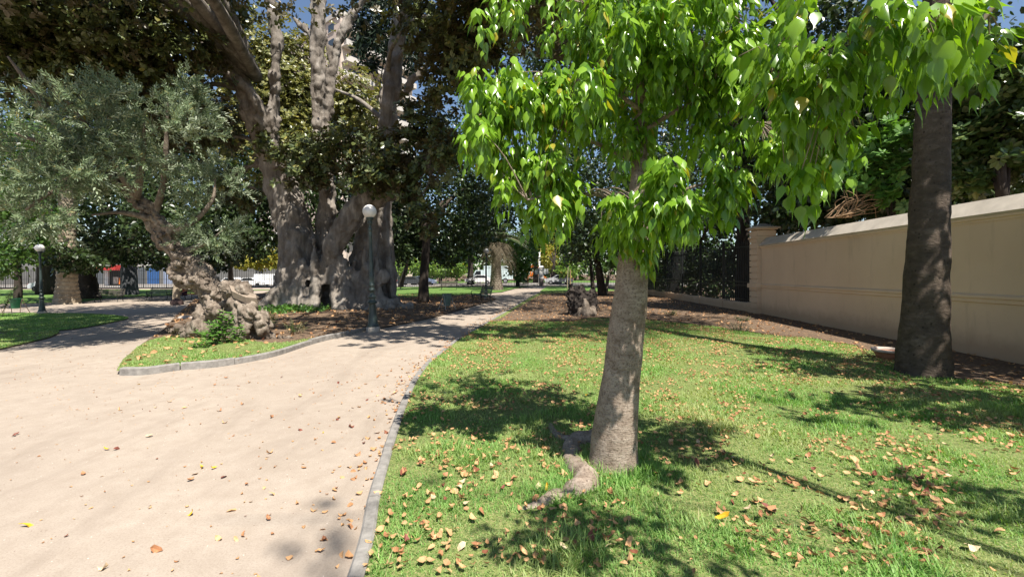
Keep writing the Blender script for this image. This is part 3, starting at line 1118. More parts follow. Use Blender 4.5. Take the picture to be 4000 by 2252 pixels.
for pts in ([(4.6, -.6, 3.6), (3.6, .8, 4.1), (2.8, 1.8, 3.9), (2.2, 2.4, 3.3), (1.9, 2.6, 2.75)],
            [(4.6, -.6, 3.7), (3.4, 1.2, 4.4), (2.6, 2.2, 4.2), (1.9, 2.7, 3.5), (1.65, 2.8, 2.8)],
            [(2.8, 1.8, 3.9), (2.5, 2.2, 3.1), (2.25, 2.35, 2.65)], [(3.4, 1.2, 4.3), (2.7, 2.1, 3.3), (2.35, 2.3, 2.9)],
            [(3.6, .8, 4.1), (2.6, 2.3, 4.1), (1.5, 3.3, 4.0), (1.2, 3.7, 3.7)],
            [(4.6, -.6, 3.6), (3.2, .4, 3.9), (1.9, .9, 3.7)], [(4.6, -.6, 3.6), (4.3, .6, 3.7), (4.1, 1.5, 3.5)], [(4.6, -.6, 3.7), (4.7, -1.6, 8), (3.8, -2.8, 11.5), (2.8, -3.8, 13), (2.0, -4.0, 13.3)]):  # last bough added to carry the high unseen clump
    pts = np.array(pts)
    mb.tube(pts, np.linspace(.024, .005, len(pts)), 7, 6, .08, 5)
    bl2.append(catmull(pts, 6))
twigs(tips, bl2, mb, .0035)
mb.build('branches', M['twig'], t2, True, world=True)

# ------------------------------------------------------------------ the great fig
fb = G(1300, 1203)
FY = fb[1]
fig = thing('fig_tree', 'huge grey fig tree with many limbs rising from a buttressed trunk beside the lamp post', 'tree', fb)


def fpts(l, dY=0.0):
    return [P(a[0], a[1], FY + a[2] + dY) for a in l], [a[3] for a in l]


mb = MB()
limbs = [
    [(1190, 1225, -.1, 1.05), (1172, 1100, -.1, .98), (1158, 960, 0, .86), (1128, 820, 0, .80), (1095, 700, -.2, .72), (1052, 600, -.5, .60), (1005, 480, -1, .52), (945, 350, -1.6, .46), (870, 210, -2.2, .42), (790, 80, -2.8, .38), (720, -60, -3.2, .33), (640, -220, -3.6, .25)],
    [(1052, 600, -.5, .3), (1010, 420, -1.6, .28), (930, 310, -2.2, .2), (800, 260, -2.6, .14), (660, 225, -3, .09), (560, 200, -3.3, .05)],
    [(1090, 660, -.8, .30), (1072, 540, -1.1, .27), (1068, 400, -1.2, .26), (1080, 200, -1.3, .25), (1066, 50, -1.4, .25), (1040, -120, -1.6, .2)],
    [(1268, 1240, .5, .62), (1268, 1130, .85, .55), (1270, 950, 1.0, .5), (1275, 800, .7, .48), (1268, 640, .3, .44), (1245, 480, 0, .40), (1243, 300, -.2, .37), (1243, 120, -.3, .37), (1238, -40, -.4, .35), (1230, -250, -.6, .28)],
    [(1262, 520, .2, .3), (1285, 400, .3, .29), (1305, 260, .3, .26), (1335, 130, .3, .25), (1400, 30, .4, .22), (1470, -50, .5, .18)],
    [(1300, 260, .3, .2), (1275, 170, .3, .14), (1255, 110, .2, .1)],
    [(1245, 170, -.2, .18), (1180, 105, 0, .14), (1110, 30, .2, .12), (1060, -30, .3, .1)],
    [(1420, 1215, .3, .95), (1425, 1080, .5, .9), (1440, 930, .6, .75), (1465, 780, .5, .62), (1490, 640, .3, .52), (1512, 480, 0, .46), (1535, 300, -.2, .43), (1560, 120, -.3, .42), (1580, -40, -.4, .38), (1600, -200, -.5, .3)],
    [(1530, 410, 0, .24), (1610, 320, -.3, .22), (1690, 220, -.6, .19), (1730, 130, -.9, .16), (1800, 40, -1.3, .12)],
    [(1285, 1110, -.6, .45), (1300, 980, -.8, .48), (1345, 890, -1.0, .52), (1410, 800, -1.2, .56), (1500, 745, -1.5, .58), (1590, 690, -2, .5), (1690, 615, -2.8, .43), (1800, 575, -3.6, .38), (1910, 535, -4.4, .32), (2020, 480, -5.2, .26), (2140, 380, -6, .18)],
    [(1500, 1215, .9, .6), (1505, 1050, 1.0, .5), (1500, 880, 1.0, .45), (1495, 760, .8, .4)],
    [(1085, 630, -.5, .2), (1000, 640, .2, .16), (900, 690, 1.2, .12), (800, 760, 2, .08)],
]
for l in limbs:
    p, r = fpts(l)
    mb.tube(p, r, 14, 4, .10, .9)
# buttress folds and roots
for px, dy, top, r, out in [(1100, -.2, 1010, .3, -60), (1140, -.75, 960, .24, -16), (1185, -1.0, 1000, .22, 0), (1228, -.95, 930, .26, 6), (1310, -.95, 960, .24, 0), (1345, -1.05, 1020, .24, 0), (1385, -.85, 1010, .22, 4), (1425, -.75, 960, .24, 8), (1470, -.55, 1000, .24, 20), (1520, .1, 960, .25, 36)]:
    dy -= .16
    p = [P(px, top, FY + dy + .4), P(px + out * .2, (top + 1200) / 2, FY + dy + .15), P(px + out * .6, 1170, FY + dy - .05), P(px + out * 1.2, 1206, FY + dy - .35), P(px + out * 1.8, 1216, FY + dy - .8)]
    mb.tube(p, [r * .35, r * .9, r * 1.15, r * 1.1, r * .5], 12, 4, .25, 1.6)
for l in ([(1105, 1120), (1065, 1165), (1020, 1190), (985, 1207)], [(1120, 1150), (1080, 1195), (1035, 1215), (990, 1222)], [(1500, 1180), (1560, 1200), (1610, 1208)], [(1200, 1180), (1190, 1205), (1150, 1222)], [(1440, 1190), (1420, 1212), (1380, 1222)]):
    p = [P(a, b, FY - .7 - .25 * i) for i, (a, b) in enumerate(l)]
    mb.tube(p, np.linspace(.34, .16, len(p)), 12, 4, .3, 1.4)
for px, py, r in [(1340, 1035, .28), (1375, 1060, .26), (1405, 1085, .28), (1430, 1050, .25), (1450, 1120, .3), (1355, 1110, .3), (1215, 1060, .22), (1495, 1080, .25), (1550, 1190, .3), (1600, 1205, .25)]:
    c = P(px, py, FY - .75)
    mb.tube([c - np.array([0, 0, r * 1.6]), c, c + np.array([.05, .05, r * 1.3])], [r * .8, r * 1.0, r * .5], 10, 4, .5, 2.2)
remeshed('trunk', mb, M['bark_ficus'], fig, 0.07, [(0.9, .26, 'CLOUDS'), (0.3, .07, 'CLOUDS')], 2, True, ((0, 0, 1), 1.3, .085, .2))
fbl = [pxblob(b) for b in [
    (1230, 600, 19.6, 130, 90, 1.2, 260), (1370, 560, 19.2, 110, 90, 1.2, 170), (1210, 690, 19.3, 110, 45, 1, 130), (1420, 680, 19, 130, 80, 1.2, 220), (1560, 590, 18.6, 130, 100, 1.2, 220), (1500, 700, 18.2, 90, 60, .9, 110),
    (1640, 480, 18.5, 120, 110, 1.2, 220), (1650, 740, 18.3, 90, 120, .9, 140), (1740, 620, 17, 100, 110, 1.2, 160), (1700, 860, 18.5, 60, 60, .6, 45),
    (1720, 110, 17, 180, 150, 1.8, 420), (1830, 230, 16, 160, 140, 1.6, 330), (1900, 100, 15.5, 160, 130, 1.6, 280), (1760, 330, 17, 110, 90, 1.2, 160),
    (820, 520, 20.5, 150, 110, 1.6, 300), (700, 160, 17.5, 170, 150, 1.8, 420), (480, 130, 17, 220, 150, 2, 900), (230, 90, 17, 240, 130, 2, 900), (60, 60, 16, 160, 120, 2, 500), (330, 230, 18, 300, 120, 2, 700), (620, 380, 18, 220, 120, 1.8, 420), (400, 330, 18, 220, 120, 1.8, 360), (60, 240, 17, 160, 140, 1.8, 420),
    (930, 720, 23, 120, 90, 1.4, 220), (1010, 760, 22.5, 60, 60, 1, 60), (850, 30, 19, 130, 60, 1.4, 160), (1040, 560, 20.2, 60, 60, .8, 50), (560, 560, 21, 160, 90, 1.6, 260)]]
SHADE_CLUMPS = [(1.6, 7.3, 9.6, 3.6, 1.9, .9, 680), (-1.0, 12.5, 11.5, 2.4, 2.6, 1.0, 620), (-15, 12, 11, 4, 3, 1.2, 1600), (-12.5, 9.6, 10, 3, 1.8, .9, 800), (-8.3, 7.4, 9.0, 2.2, .9, .6, 280), (-11, 7.8, 10.2, 4.2, 2.0, 1.0, 650), (-18, 19, 14, 5, 4, 1.6, 1500), (-12, 15, 13, 5.0, 4, 2.0, 800), (-4.8, 14.5, 12.5, 3.4, 3.0, 1.6, 330), (0.2, 14.5, 11.0, 3.0, 2.6, 1.4, 620), (3.2, 23, 15.5, 3.4, 3.4, 1.4, 900), (0.4, 19, 14, 2.6, 2.6, 1.2, 620), (-1.5, 10.0, 10.5, 2.8, 2.4, 1.0, 560), (2.6, 18, 12, 3.0, 3.2, 1.6, 520), (-4.2, 9.0, 11, 2.0, 1.8, 1.0, 200)]  # leaf clumps added high up, mostly above the view, to cast dappled shade
fbl += [(np.array(b[:3]), np.array(b[3:6]), b[6]) for b in SHADE_CLUMPS]
leafpart('crown', leaves_rosette(fbl, .21, 7, 9, .22, .8), M['leaf_ficus'], fig)
# small boughs carrying the crown
mb = MB()
for a, b in [((1545, 250, FY), (1720, 110, 17)), ((1560, 120, FY), (1830, 60, 16)), ((870, 210, FY - 2.2), (480, 130, 17)), ((790, 80, FY - 2.8), (230, 60, 17)), ((945, 350, FY - 1.6), (620, 380, 18)), ((1400, 800, FY - 1.2), (1420, 660, 19)), ((1500, 745, FY - 1.5), (1570, 600, 18.6)), ((1690, 615, FY - 2.8), (1650, 760, 18.3)), ((1128, 820, FY), (930, 720, 23)), ((1268, 640, FY), (1230, 600, 19.6)), ((1052, 600, FY), (820, 520, 20.5)), ((1512, 480, FY), (1250, 330, 26)), ((1512, 300, FY), (1560, 60, 16))]:
    A, B = P(*a), P(*b)
    m1 = A + (B - A) * .35 + np.array([0, 0, .35])
    m2 = A + (B - A) * .7 + np.array([.2, 0, .15])
    mb.tube([A, m1, m2, B], [.13, .1, .07, .03], 8, 5, .3, 1.2)
for b in SHADE_CLUMPS:  # long limbs reaching out to the added shade clumps
    A = P(1560, 0, FY - .4) if b[0] > -6 else P(1000, 300, FY - 1.5)
    B = np.array(b[:3])
    mb.tube([A, A + (B - A) * .4 + np.array([0, 0, 1.2]), A + (B - A) * .75 + np.array([0, 0, .8]), B], [.28, .2, .13, .05], 8, 5, .3, .8)
mb.build('boughs', M['bark_ficus'], fig, True, world=True)

# ------------------------------------------------------------------ gnarled leaning tree on the island
ob_ = G(915, 1318)
OY = ob_[1]
ol = thing('gnarled_tree', 'old gnarled tree leaning left on the island, twisted hollow trunk and silvery narrow leaves', 'tree', ob_)
mb = MB()
main = [(890, 1335, .1, .62), (885, 1265, .1, .56), (868, 1190, .05, .50), (822, 1115, 0, .36), (760, 1050, 0, .30), (700, 990, -.1, .26), (652, 925, -.2, .27), (600, 860, -.3, .22), (530, 780, -.5, .19), (440, 690, -.8, .15), (330, 590, -1.1, .12), (220, 490, -1.4, .08)]
mb.tube([P(a, b, OY + d) for a, b, d, r in main], [a[3] for a in main], 20, 5, .35, 1.1)
for l in [[(795, 1330, -.1, .26), (800, 1250, -.1, .28), (805, 1170, 0, .28), (795, 1095, 0, .24), (755, 1045, 0, .2)],
          [(1015, 1345, -.2, .26), (1000, 1290, -.3, .22), (968, 1215, -.4, .30), (945, 1155, -.3, .30), (890, 1120, -.1, .24)],
          [(985, 1180, -.4, .2), (940, 1130, -.5, .22), (870, 1120, -.45, .2)],
          [(690, 1000, .05, .12), (685, 1050, .0, .17), (725, 1095, .05, .16), (785, 1145, .1, .16)],
          [(672, 1040, -.1, .15), (692, 1078, -.1, .17), (745, 1112, -.1, .15)],
          [(990, 1310, -.4, .16), (1050, 1318, -.5, .14), (1110, 1316, -.5, .1), (1150, 1316, -.4, .05)],
          [(800, 1300, -.1, .2), (750, 1300, -.2, .16), (700, 1290, -.2, .12), (640, 1290, -.1, .06)],
          [(880, 1335, -.6, .22), (890, 1290, -.6, .2), (900, 1230, -.55, .18)],
          [(930, 1345, -.75, .2), (940, 1300, -.75, .22), (960, 1240, -.7, .2), (970, 1190, -.6, .16)],
          [(1035, 1340, -.6, .16), (1028, 1270, -.6, .18), (1015, 1215, -.55, .16)]]:
    mb.tube([P(a, b, OY + d) for a, b, d, r in l], [a[3] for a in l], 12, 4, .5, 2.0)
rr = random.Random(5)
for k in range(24):                                   # burls
    t = rr.random()
    q = catmull(np.array([list(P(a, b, OY + d)) + [r] for a, b, d, r in main[:8]]), 8)
    s = q[int(t * (len(q) - 1))]
    a = rr.uniform(0, 2 * PI)
    c = s[:3] + np.array([math.cos(a), -abs(math.sin(a)), rr.uniform(-.3, .3)]) * s[3] * .88
    r = rr.uniform(.05, .13)
    mb.tube([c - np.array([0, 0, r]), c, c + np.array([0, 0, r])], [r * .5, r, r * .5], 8, 4, .4, 4)
remeshed('trunk', mb, M['bark_olive'], ol, 0.032, [(0.42, .26, 'CLOUDS'), (0.15, .085, 'CLOUDS')], 2, True, ((-.5, 0, .87), 3.6, .07, .28))
# the sawn face and hollows are part of the trunk's look: a pale weathered cut on the top
mb = MB()
cut = [P(895, 1112, OY - .62), P(950, 1112, OY - .66), P(1000, 1150, OY - .68), P(1002, 1164, OY - .72), P(960, 1160, OY - .76), P(905, 1136, OY - .74)]
cen = np.mean(cut, 0)
Vc = cut + [c + np.array([0, .05, -.16]) for c in cut]
mb.add(Vc, [(0, 1, 2), (0, 2, 3), (0, 3, 4), (0, 4, 5)], [(i, (i + 1) % 6, (i + 1) % 6 + 6, i + 6) for i in range(6)])
mb.build('sawn_face', simple('weathered cut wood', (0.27, 0.215, 0.165), .85, .2, var=.25, scale=6, bump=.4), ol, world=True)
obl = [pxblob(b) for b in [(120, 560, 9.2, 170, 150, 1.1, 170), (330, 470, 9.5, 170, 120, 1.1, 150), (560, 440, 10.3, 130, 110, .9, 100), (650, 380, 10.8, 90, 100, .7, 62), (740, 430, 11, 70, 90, .6, 40), (430, 610, 10, 190, 90, 1.0, 105), (720, 600, 10.8, 130, 100, .9, 80),
                           (230, 700, 9.4, 180, 110, 1.0, 130), (820, 740, 11.4, 100, 100, .8, 75), (850, 900, 11.5, 90, 90, .7, 70), (780, 820, 11.4, 60, 60, .5, 20), (330, 800, 9.8, 120, 70, .8, 36), (140, 840, 9.2, 150, 90, .8, 70), (780, 960, 11.5, 60, 40, .4, 12)]]
obl = [(c, r, int(n * 1.15)) for c, r, n in obl]
obl += [(np.array([-10.8, 7.6, 4.2]), np.array([1.4, 1.0, .8]), 90), (np.array([-7.6, 9.6, 4.8]), np.array([1.0, .9, .7]), 50)]
leafpart('crown', leaves_shoot(obl, .115, .40, 22, .36, 13, .22, (-.05, -.05, .25)), M['leaf_olive'], ol)
mb = MB()
for l in [[(600, 855, -.3), (640, 700, -.4), (650, 520, -.6), (655, 400, -.8)], [(530, 775, -.5), (430, 620, -1), (330, 480, -1.6), (250, 380, -2)], [(655, 920, -.2), (760, 860, -.2), (830, 780, -.2), (840, 700, -.2)], [(700, 990, -.1), (800, 950, -.1), (870, 900, -.1)],
          [(440, 680, -.8), (300, 700, -1.6), (180, 760, -2.2), (100, 820, -2.4)], [(330, 580, -1.1), (180, 560, -2), (60, 520, -2.4)], [(600, 855, -.3), (470, 830, -.9), (360, 840, -1.4)], [(530, 775, -.5), (560, 600, -.9), (560, 470, -1.2)], [(220, 480, -1.4), (120, 340, -2.2), (30, 220, -2.6)]]:
    mb.tube([P(a, b, OY + d) for a, b, d in l], np.linspace(.09, .02, len(l)), 7, 6, .3, 2.5)
mb.build('branches', M['bark_olive'], ol, True, world=True)


# ------------------------------------------------------------------ palms
def frond_mesh(base, n, length, droop, seed, width=.5, elev=(-.2, 1.2)):
    r = np.random.default_rng(seed)
    Vs, Fs, o = [], [], 0
    mbr = MB()
    for k in range(n):
        a = r.uniform(0, 2 * PI)
        e = r.uniform(*elev)
        d = np.array([math.cos(a) * math.cos(e), math.sin(a) * math.cos(e), math.sin(e)])
        L = length * r.uniform(.8, 1.1)
        t = np.linspace(0, 1, 26)[1:]
        pts = base + d * (t * L)[:, None] + np.array([0, 0, -1.0]) * (droop * L * t ** 2)[:, None]
        tg = nrmz(np.gradient(pts, axis=0))
        side = nrmz(np.cross(tg, np.array([0, 0, 1.0])))
        upv = np.cross(side, tg)
        for s in (-1, 1):
            yd = nrmz(side * s + tg * .7 - upv * .25)
            V, Fx = inst(DIAM, pts, yd, upv + r.normal(0, .2, pts.shape), width * np.sin(np.clip(t, .12, .95) * PI) ** .5, .13)
            Vs.append(V)
            Fs.append(Fx + o)
            o += len(V)
        mbr.tube([base, *pts[::6]], np.linspace(.03, .008, 1 + len(pts[::6])), 4)
    return np.concatenate(Vs), np.concatenate(Fs), mbr


rb = G(3610, 1472)
RY = rb[1]
pr = thing('palm_tree', 'thick dark pitted palm trunk standing in front of the beige wall', 'tree', rb)
ax = [(3606, 1490, 0, .375), (3607, 1440, 0, .345), (3608, 1380, 0, .325), (3612, 1250, 0, .298), (3620, 1080, 0, 0.274), (3628, 900, .02, 0.251), (3636, 700, .04, 0.232), (3642, 500, .05, 0.217), (3655, 250, .06, 0.209), (3668, 0, .08, 0.201), (3690, -400, .1, 0.198), (3720, -1000, .15, 0.190), (3745, -1500, .2, 0.182)]


def prflare(t, ang):
    k = max(0, 1 - t / .07)
    return 1 + k * (.10 * np.cos(5 * ang + 1) + .28 * np.maximum(0, np.cos(ang + .75)) ** 3) + .015 * np.sin(9 * ang)


MB().tube([P(a, b, RY + d) for a, b, d, r in ax], [a[3] for a in ax], 40, 9, .07, 3.5, prflare).build('trunk', M['bark_palm'], pr, True, world=True)
top = P(3745, -1500, RY + .2)
V_, F_, mbr = frond_mesh(top, 46, 3.6, .35, 4, .75)
leafpart('crown', (V_, F_), M['frond'], pr)
mbr.build('frond_stems', M['twig'], pr, True, world=True)


def scaly_trunk(base, H, r0, r1, flare_h, n=18, rows=34):
    mb = MB()
    prof = []
    for i in range(rows * 3 + 1):
        t = i / (rows * 3)
        r = r0 + (r1 - r0) * min(1, t * 1.6) + .35 * r0 * math.exp(-t * H / flare_h)
        r *= 1.0 + (.08 if i % 3 == 0 else (.02 if i % 3 == 1 else -.04))
        prof.append((r, t * H))
    sides = 26
    V = []
    for i, (r, z_) in enumerate(prof):
        for j in range(sides):
            a = 2 * PI * j / sides
            q = r * (1 + .05 * noise.noise(Vector((math.cos(a) * 3, math.sin(a) * 3, z_ * 3))) + .05 * math.sin(a * 13 + i * 1.2))
            V.append((base[0] + math.cos(a) * q, base[1] + math.sin(a) * q, base[2] - .05 + z_ + .06 * math.sin(a * 13 + i)))
    F4 = [(i * sides + j, i * sides + (j + 1) % sides, (i + 1) * sides + (j + 1) % sides, (i + 1) * sides + j) for i in range(len(prof) - 1) for j in range(sides)]
    return mb.add(V, None, F4)


pb = G(262, 1186)
pc = thing('palm_tree', 'date palm trunk covered in pale old frond stubs, right of the left lamp post', 'tree', pb)
scaly_trunk(pb, 9.5, .54, .40, .7).build('trunk', M['bark_date'], pc, True, world=True)
V_, F_, mbr = frond_mesh(pb + np.array([0, 0, 9.6]), 44, 4.2, .4, 8, .9)
leafpart('crown', (V_, F_), M['frond'], pc)
mbr.build('frond_stems', M['twig'], pc, True, world=True)
pb = G(506, 1152)
pd = thing('palm_tree', 'thick smooth blue grey palm trunk in the left background in front of the red kiosk', 'tree', pb)
MB().tube([pb + np.array([0, 0, -.1]), pb + np.array([0, 0, 1]), pb + np.array([-.1, 0, 4]), pb + np.array([-.1, 0, 8.5]), pb + np.array([0, 0, 12])], [.74, .63, .57, .5, .4], 28, 6, .05, 1.5).build('trunk', bark('blue grey palm bark', (0.045, 0.047, 0.05), (0.08, 0.083, 0.088), (0.13, 0.133, 0.14), (1, 1, 3), 4, .5, .03), pd, True, world=True)
V_, F_, mbr = frond_mesh(pb + np.array([0, 0, 12]), 40, 4.2, .4, 9, 1.0)
leafpart('crown', (V_, F_), M['frond'], pd)
mbr.build('frond_stems', M['twig'], pd, True, world=True)
# shaggy palm beside the path
pb = G(1938, 1134)
ps_ = thing('palm_tree', 'palm with a shaggy skirt of dead hanging fronds beside the far path', 'tree', pb)
scaly_trunk(pb, 4.6, .52, .44, .9, rows=26).build('trunk', M['bark_olive'], ps_, True, world=True)
hd = pb + np.array([.2, 0, 4.6])
V_, F_, mbr = frond_mesh(hd, 60, 2.2, .85, 12, .6, (-.6, .5))
leafpart('dead_fronds', (V_, F_), M['deadfrond'], ps_)
V_, F_, m2 = frond_mesh(hd + np.array([0, 0, .5]), 34, 3.0, .5, 13, .8, (.1, 1.3))
leafpart('crown', (V_, F_), M['frond'], ps_)
m2.build('frond_stems', M['twig'], ps_, True, world=True)


# ------------------------------------------------------------------ background trees
def tree(name, label, base, trunk, blobs, mat, size, bark_='bark_dark', up=.6, rosette=0, limbs=5, group=None, wid=.85):
    base = np.asarray(base, float)
    o = thing(name, label, 'tree', base, 0, group)
    mb = MB()
    pts = [base + np.array([0, 0, -.1])] + [np.asarray(t[:3], float) for t in trunk]
    rad = [trunk[0][3] * 1.35] + [t[3] for t in trunk]
    mb.tube(pts, rad, 12, 5, .12, 1.6)
    cs = sorted(blobs, key=lambda b: -b[2])[:limbs]
    for c, r, n in cs:
        A = pts[-1] if random.random() < .6 else (pts[-1] + pts[-2]) / 2
        m = (A + c) / 2 + np.array([0, 0, .1 * np.linalg.norm(c - A)])
        mb.tube([A, m, c], [rad[-1] * .7, rad[-1] * .42, rad[-1] * .12], 7, 5, .25, 1.2)
    mb.build('trunk', M[bark_], o, True, world=True)
    VF = leaves_rosette(blobs, size, rosette, 8, .25) if rosette else leaves_random(blobs, size, up, HEX, wid, 40, .2)
    leafpart('crown', VF, mat, o)
    return o


def T(name, label, bpx, bpy, trunk_px, r, blobs, mat, size, **kw):
    b = G(bpx, bpy)
    tr = [(*P(x, y, b[1]), r * k) for (x, y, k) in trunk_px]
    return tree(name, label, b, tr, [pxblob(q) for q in blobs], M[mat], size, **kw)


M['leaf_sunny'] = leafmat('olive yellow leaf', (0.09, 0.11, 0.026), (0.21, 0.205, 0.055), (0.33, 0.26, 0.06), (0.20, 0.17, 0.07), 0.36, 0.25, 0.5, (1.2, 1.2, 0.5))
BT = 'trees in the background of the park'
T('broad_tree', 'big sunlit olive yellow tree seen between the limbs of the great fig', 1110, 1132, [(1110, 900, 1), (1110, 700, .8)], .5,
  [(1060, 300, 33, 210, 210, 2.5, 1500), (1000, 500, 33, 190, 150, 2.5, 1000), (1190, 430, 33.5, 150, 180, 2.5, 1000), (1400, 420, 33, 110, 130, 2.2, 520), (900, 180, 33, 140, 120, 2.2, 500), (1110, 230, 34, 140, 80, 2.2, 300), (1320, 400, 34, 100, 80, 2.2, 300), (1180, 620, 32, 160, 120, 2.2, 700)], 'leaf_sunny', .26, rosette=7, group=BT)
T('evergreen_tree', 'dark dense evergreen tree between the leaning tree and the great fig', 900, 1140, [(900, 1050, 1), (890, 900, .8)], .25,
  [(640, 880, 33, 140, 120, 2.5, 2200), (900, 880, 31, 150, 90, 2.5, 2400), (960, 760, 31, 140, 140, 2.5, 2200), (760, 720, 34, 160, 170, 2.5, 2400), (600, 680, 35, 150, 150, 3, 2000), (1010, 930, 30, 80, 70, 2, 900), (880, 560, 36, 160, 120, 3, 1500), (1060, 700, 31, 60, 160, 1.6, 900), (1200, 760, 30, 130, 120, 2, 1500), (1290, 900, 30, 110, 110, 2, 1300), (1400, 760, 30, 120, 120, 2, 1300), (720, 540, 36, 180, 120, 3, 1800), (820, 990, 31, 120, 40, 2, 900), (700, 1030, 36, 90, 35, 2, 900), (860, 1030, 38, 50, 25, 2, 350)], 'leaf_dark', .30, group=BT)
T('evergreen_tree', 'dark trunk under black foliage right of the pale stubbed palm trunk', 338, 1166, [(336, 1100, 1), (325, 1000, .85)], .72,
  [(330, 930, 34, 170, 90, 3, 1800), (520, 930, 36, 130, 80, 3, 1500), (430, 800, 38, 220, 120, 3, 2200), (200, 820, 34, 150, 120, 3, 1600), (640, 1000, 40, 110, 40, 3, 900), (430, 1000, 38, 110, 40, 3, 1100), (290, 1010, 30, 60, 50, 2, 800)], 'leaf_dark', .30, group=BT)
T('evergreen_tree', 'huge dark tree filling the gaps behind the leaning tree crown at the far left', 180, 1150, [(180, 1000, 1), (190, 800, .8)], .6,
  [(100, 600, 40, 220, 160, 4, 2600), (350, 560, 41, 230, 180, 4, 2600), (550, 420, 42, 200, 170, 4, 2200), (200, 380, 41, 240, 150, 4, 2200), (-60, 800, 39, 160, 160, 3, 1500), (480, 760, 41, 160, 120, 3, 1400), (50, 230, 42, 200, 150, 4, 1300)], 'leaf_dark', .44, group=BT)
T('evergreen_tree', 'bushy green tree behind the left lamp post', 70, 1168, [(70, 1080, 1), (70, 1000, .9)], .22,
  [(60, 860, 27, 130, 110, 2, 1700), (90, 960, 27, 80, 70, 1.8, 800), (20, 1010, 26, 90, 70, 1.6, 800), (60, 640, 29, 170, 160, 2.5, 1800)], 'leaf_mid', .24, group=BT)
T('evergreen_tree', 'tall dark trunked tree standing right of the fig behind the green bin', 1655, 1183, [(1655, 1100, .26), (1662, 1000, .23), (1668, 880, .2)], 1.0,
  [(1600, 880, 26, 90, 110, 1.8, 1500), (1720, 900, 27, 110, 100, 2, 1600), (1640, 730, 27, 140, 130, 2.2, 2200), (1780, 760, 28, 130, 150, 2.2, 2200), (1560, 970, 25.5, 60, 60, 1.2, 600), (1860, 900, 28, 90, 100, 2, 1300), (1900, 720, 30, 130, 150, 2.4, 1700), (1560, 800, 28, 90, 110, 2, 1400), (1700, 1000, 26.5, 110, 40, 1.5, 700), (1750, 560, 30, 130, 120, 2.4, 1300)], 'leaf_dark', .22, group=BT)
T('leaning_tree', 'slim tree trunk leaning right near the far railings, left of the dark trunk', 1563, 1122, [(1575, 1080, 1), (1600, 1010, .8)], .3,
  [(1600, 960, 47, 90, 50, 2.5, 1100), (1530, 900, 46, 80, 70, 2.5, 1000), (1690, 930, 49, 100, 60, 2.5, 900)], 'leaf_dark', .38, group=BT)
T('evergreen_tree', 'dark tree with a leafy skirt at its foot near the far railings', 1838, 1110, [(1838, 1060, 1), (1836, 960, .8)], .45,
  [(1830, 930, 52, 90, 80, 3, 1300), (1770, 990, 52, 60, 40, 2.5, 500), (1900, 860, 52, 110, 110, 3.5, 1600), (1980, 780, 52, 140, 130, 4, 1700)], 'leaf_dark', .42, group=BT)
T('leafy_tree', 'bright bushy young tree left of the far gate pillar', 2022, 1120, [(2022, 1080, 1), (2022, 1030, .9)], .22,
  [(2040, 1000, 53, 60, 70, 2, 1200), (2030, 1060, 53, 45, 35, 1.6, 700), (2060, 920, 55, 70, 70, 2.5, 900)], 'leaf_mid', .32, group=BT)
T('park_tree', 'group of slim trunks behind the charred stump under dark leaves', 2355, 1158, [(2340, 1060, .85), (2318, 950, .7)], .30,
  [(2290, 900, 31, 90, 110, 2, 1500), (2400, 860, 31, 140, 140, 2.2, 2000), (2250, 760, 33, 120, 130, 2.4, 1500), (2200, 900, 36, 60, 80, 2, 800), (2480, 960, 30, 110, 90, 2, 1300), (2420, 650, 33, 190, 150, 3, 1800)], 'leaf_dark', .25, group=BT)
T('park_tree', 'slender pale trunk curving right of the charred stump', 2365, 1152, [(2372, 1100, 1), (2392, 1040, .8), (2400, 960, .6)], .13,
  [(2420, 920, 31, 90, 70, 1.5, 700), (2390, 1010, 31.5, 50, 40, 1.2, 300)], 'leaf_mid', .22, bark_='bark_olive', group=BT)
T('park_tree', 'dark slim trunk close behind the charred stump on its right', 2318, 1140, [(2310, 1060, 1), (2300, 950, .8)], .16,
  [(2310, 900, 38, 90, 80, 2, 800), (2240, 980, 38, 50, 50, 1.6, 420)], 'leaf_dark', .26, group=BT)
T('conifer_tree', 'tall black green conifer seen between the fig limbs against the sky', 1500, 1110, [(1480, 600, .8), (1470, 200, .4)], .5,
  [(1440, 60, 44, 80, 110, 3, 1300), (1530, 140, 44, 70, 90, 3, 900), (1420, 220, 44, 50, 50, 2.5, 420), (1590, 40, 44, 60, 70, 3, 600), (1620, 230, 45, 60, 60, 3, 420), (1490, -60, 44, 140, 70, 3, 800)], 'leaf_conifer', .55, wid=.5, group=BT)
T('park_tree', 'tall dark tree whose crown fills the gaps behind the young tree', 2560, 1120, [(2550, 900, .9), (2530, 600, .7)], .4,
  [(2300, 300, 46, 220, 200, 5, 2600), (2550, 300, 46, 220, 200, 5, 2600), (2150, 560, 47, 150, 160, 4, 1500), (2400, 620, 45, 220, 160, 4, 2200), (2750, 500, 44, 220, 200, 4, 2400), (2050, 300, 48, 120, 160, 4, 1000), (2600, 830, 44, 160, 110, 4, 1500), (1950, 480, 46, 120, 110, 4, 1000), (2300, 120, 46, 300, 120, 5, 2200), (2700, 130, 46, 260, 130, 5, 2000), (2960, 480, 40, 150, 250, 4, 2200), (2000, 700, 46, 120, 100, 4, 1000)], 'leaf_dark', .46, group=BT)
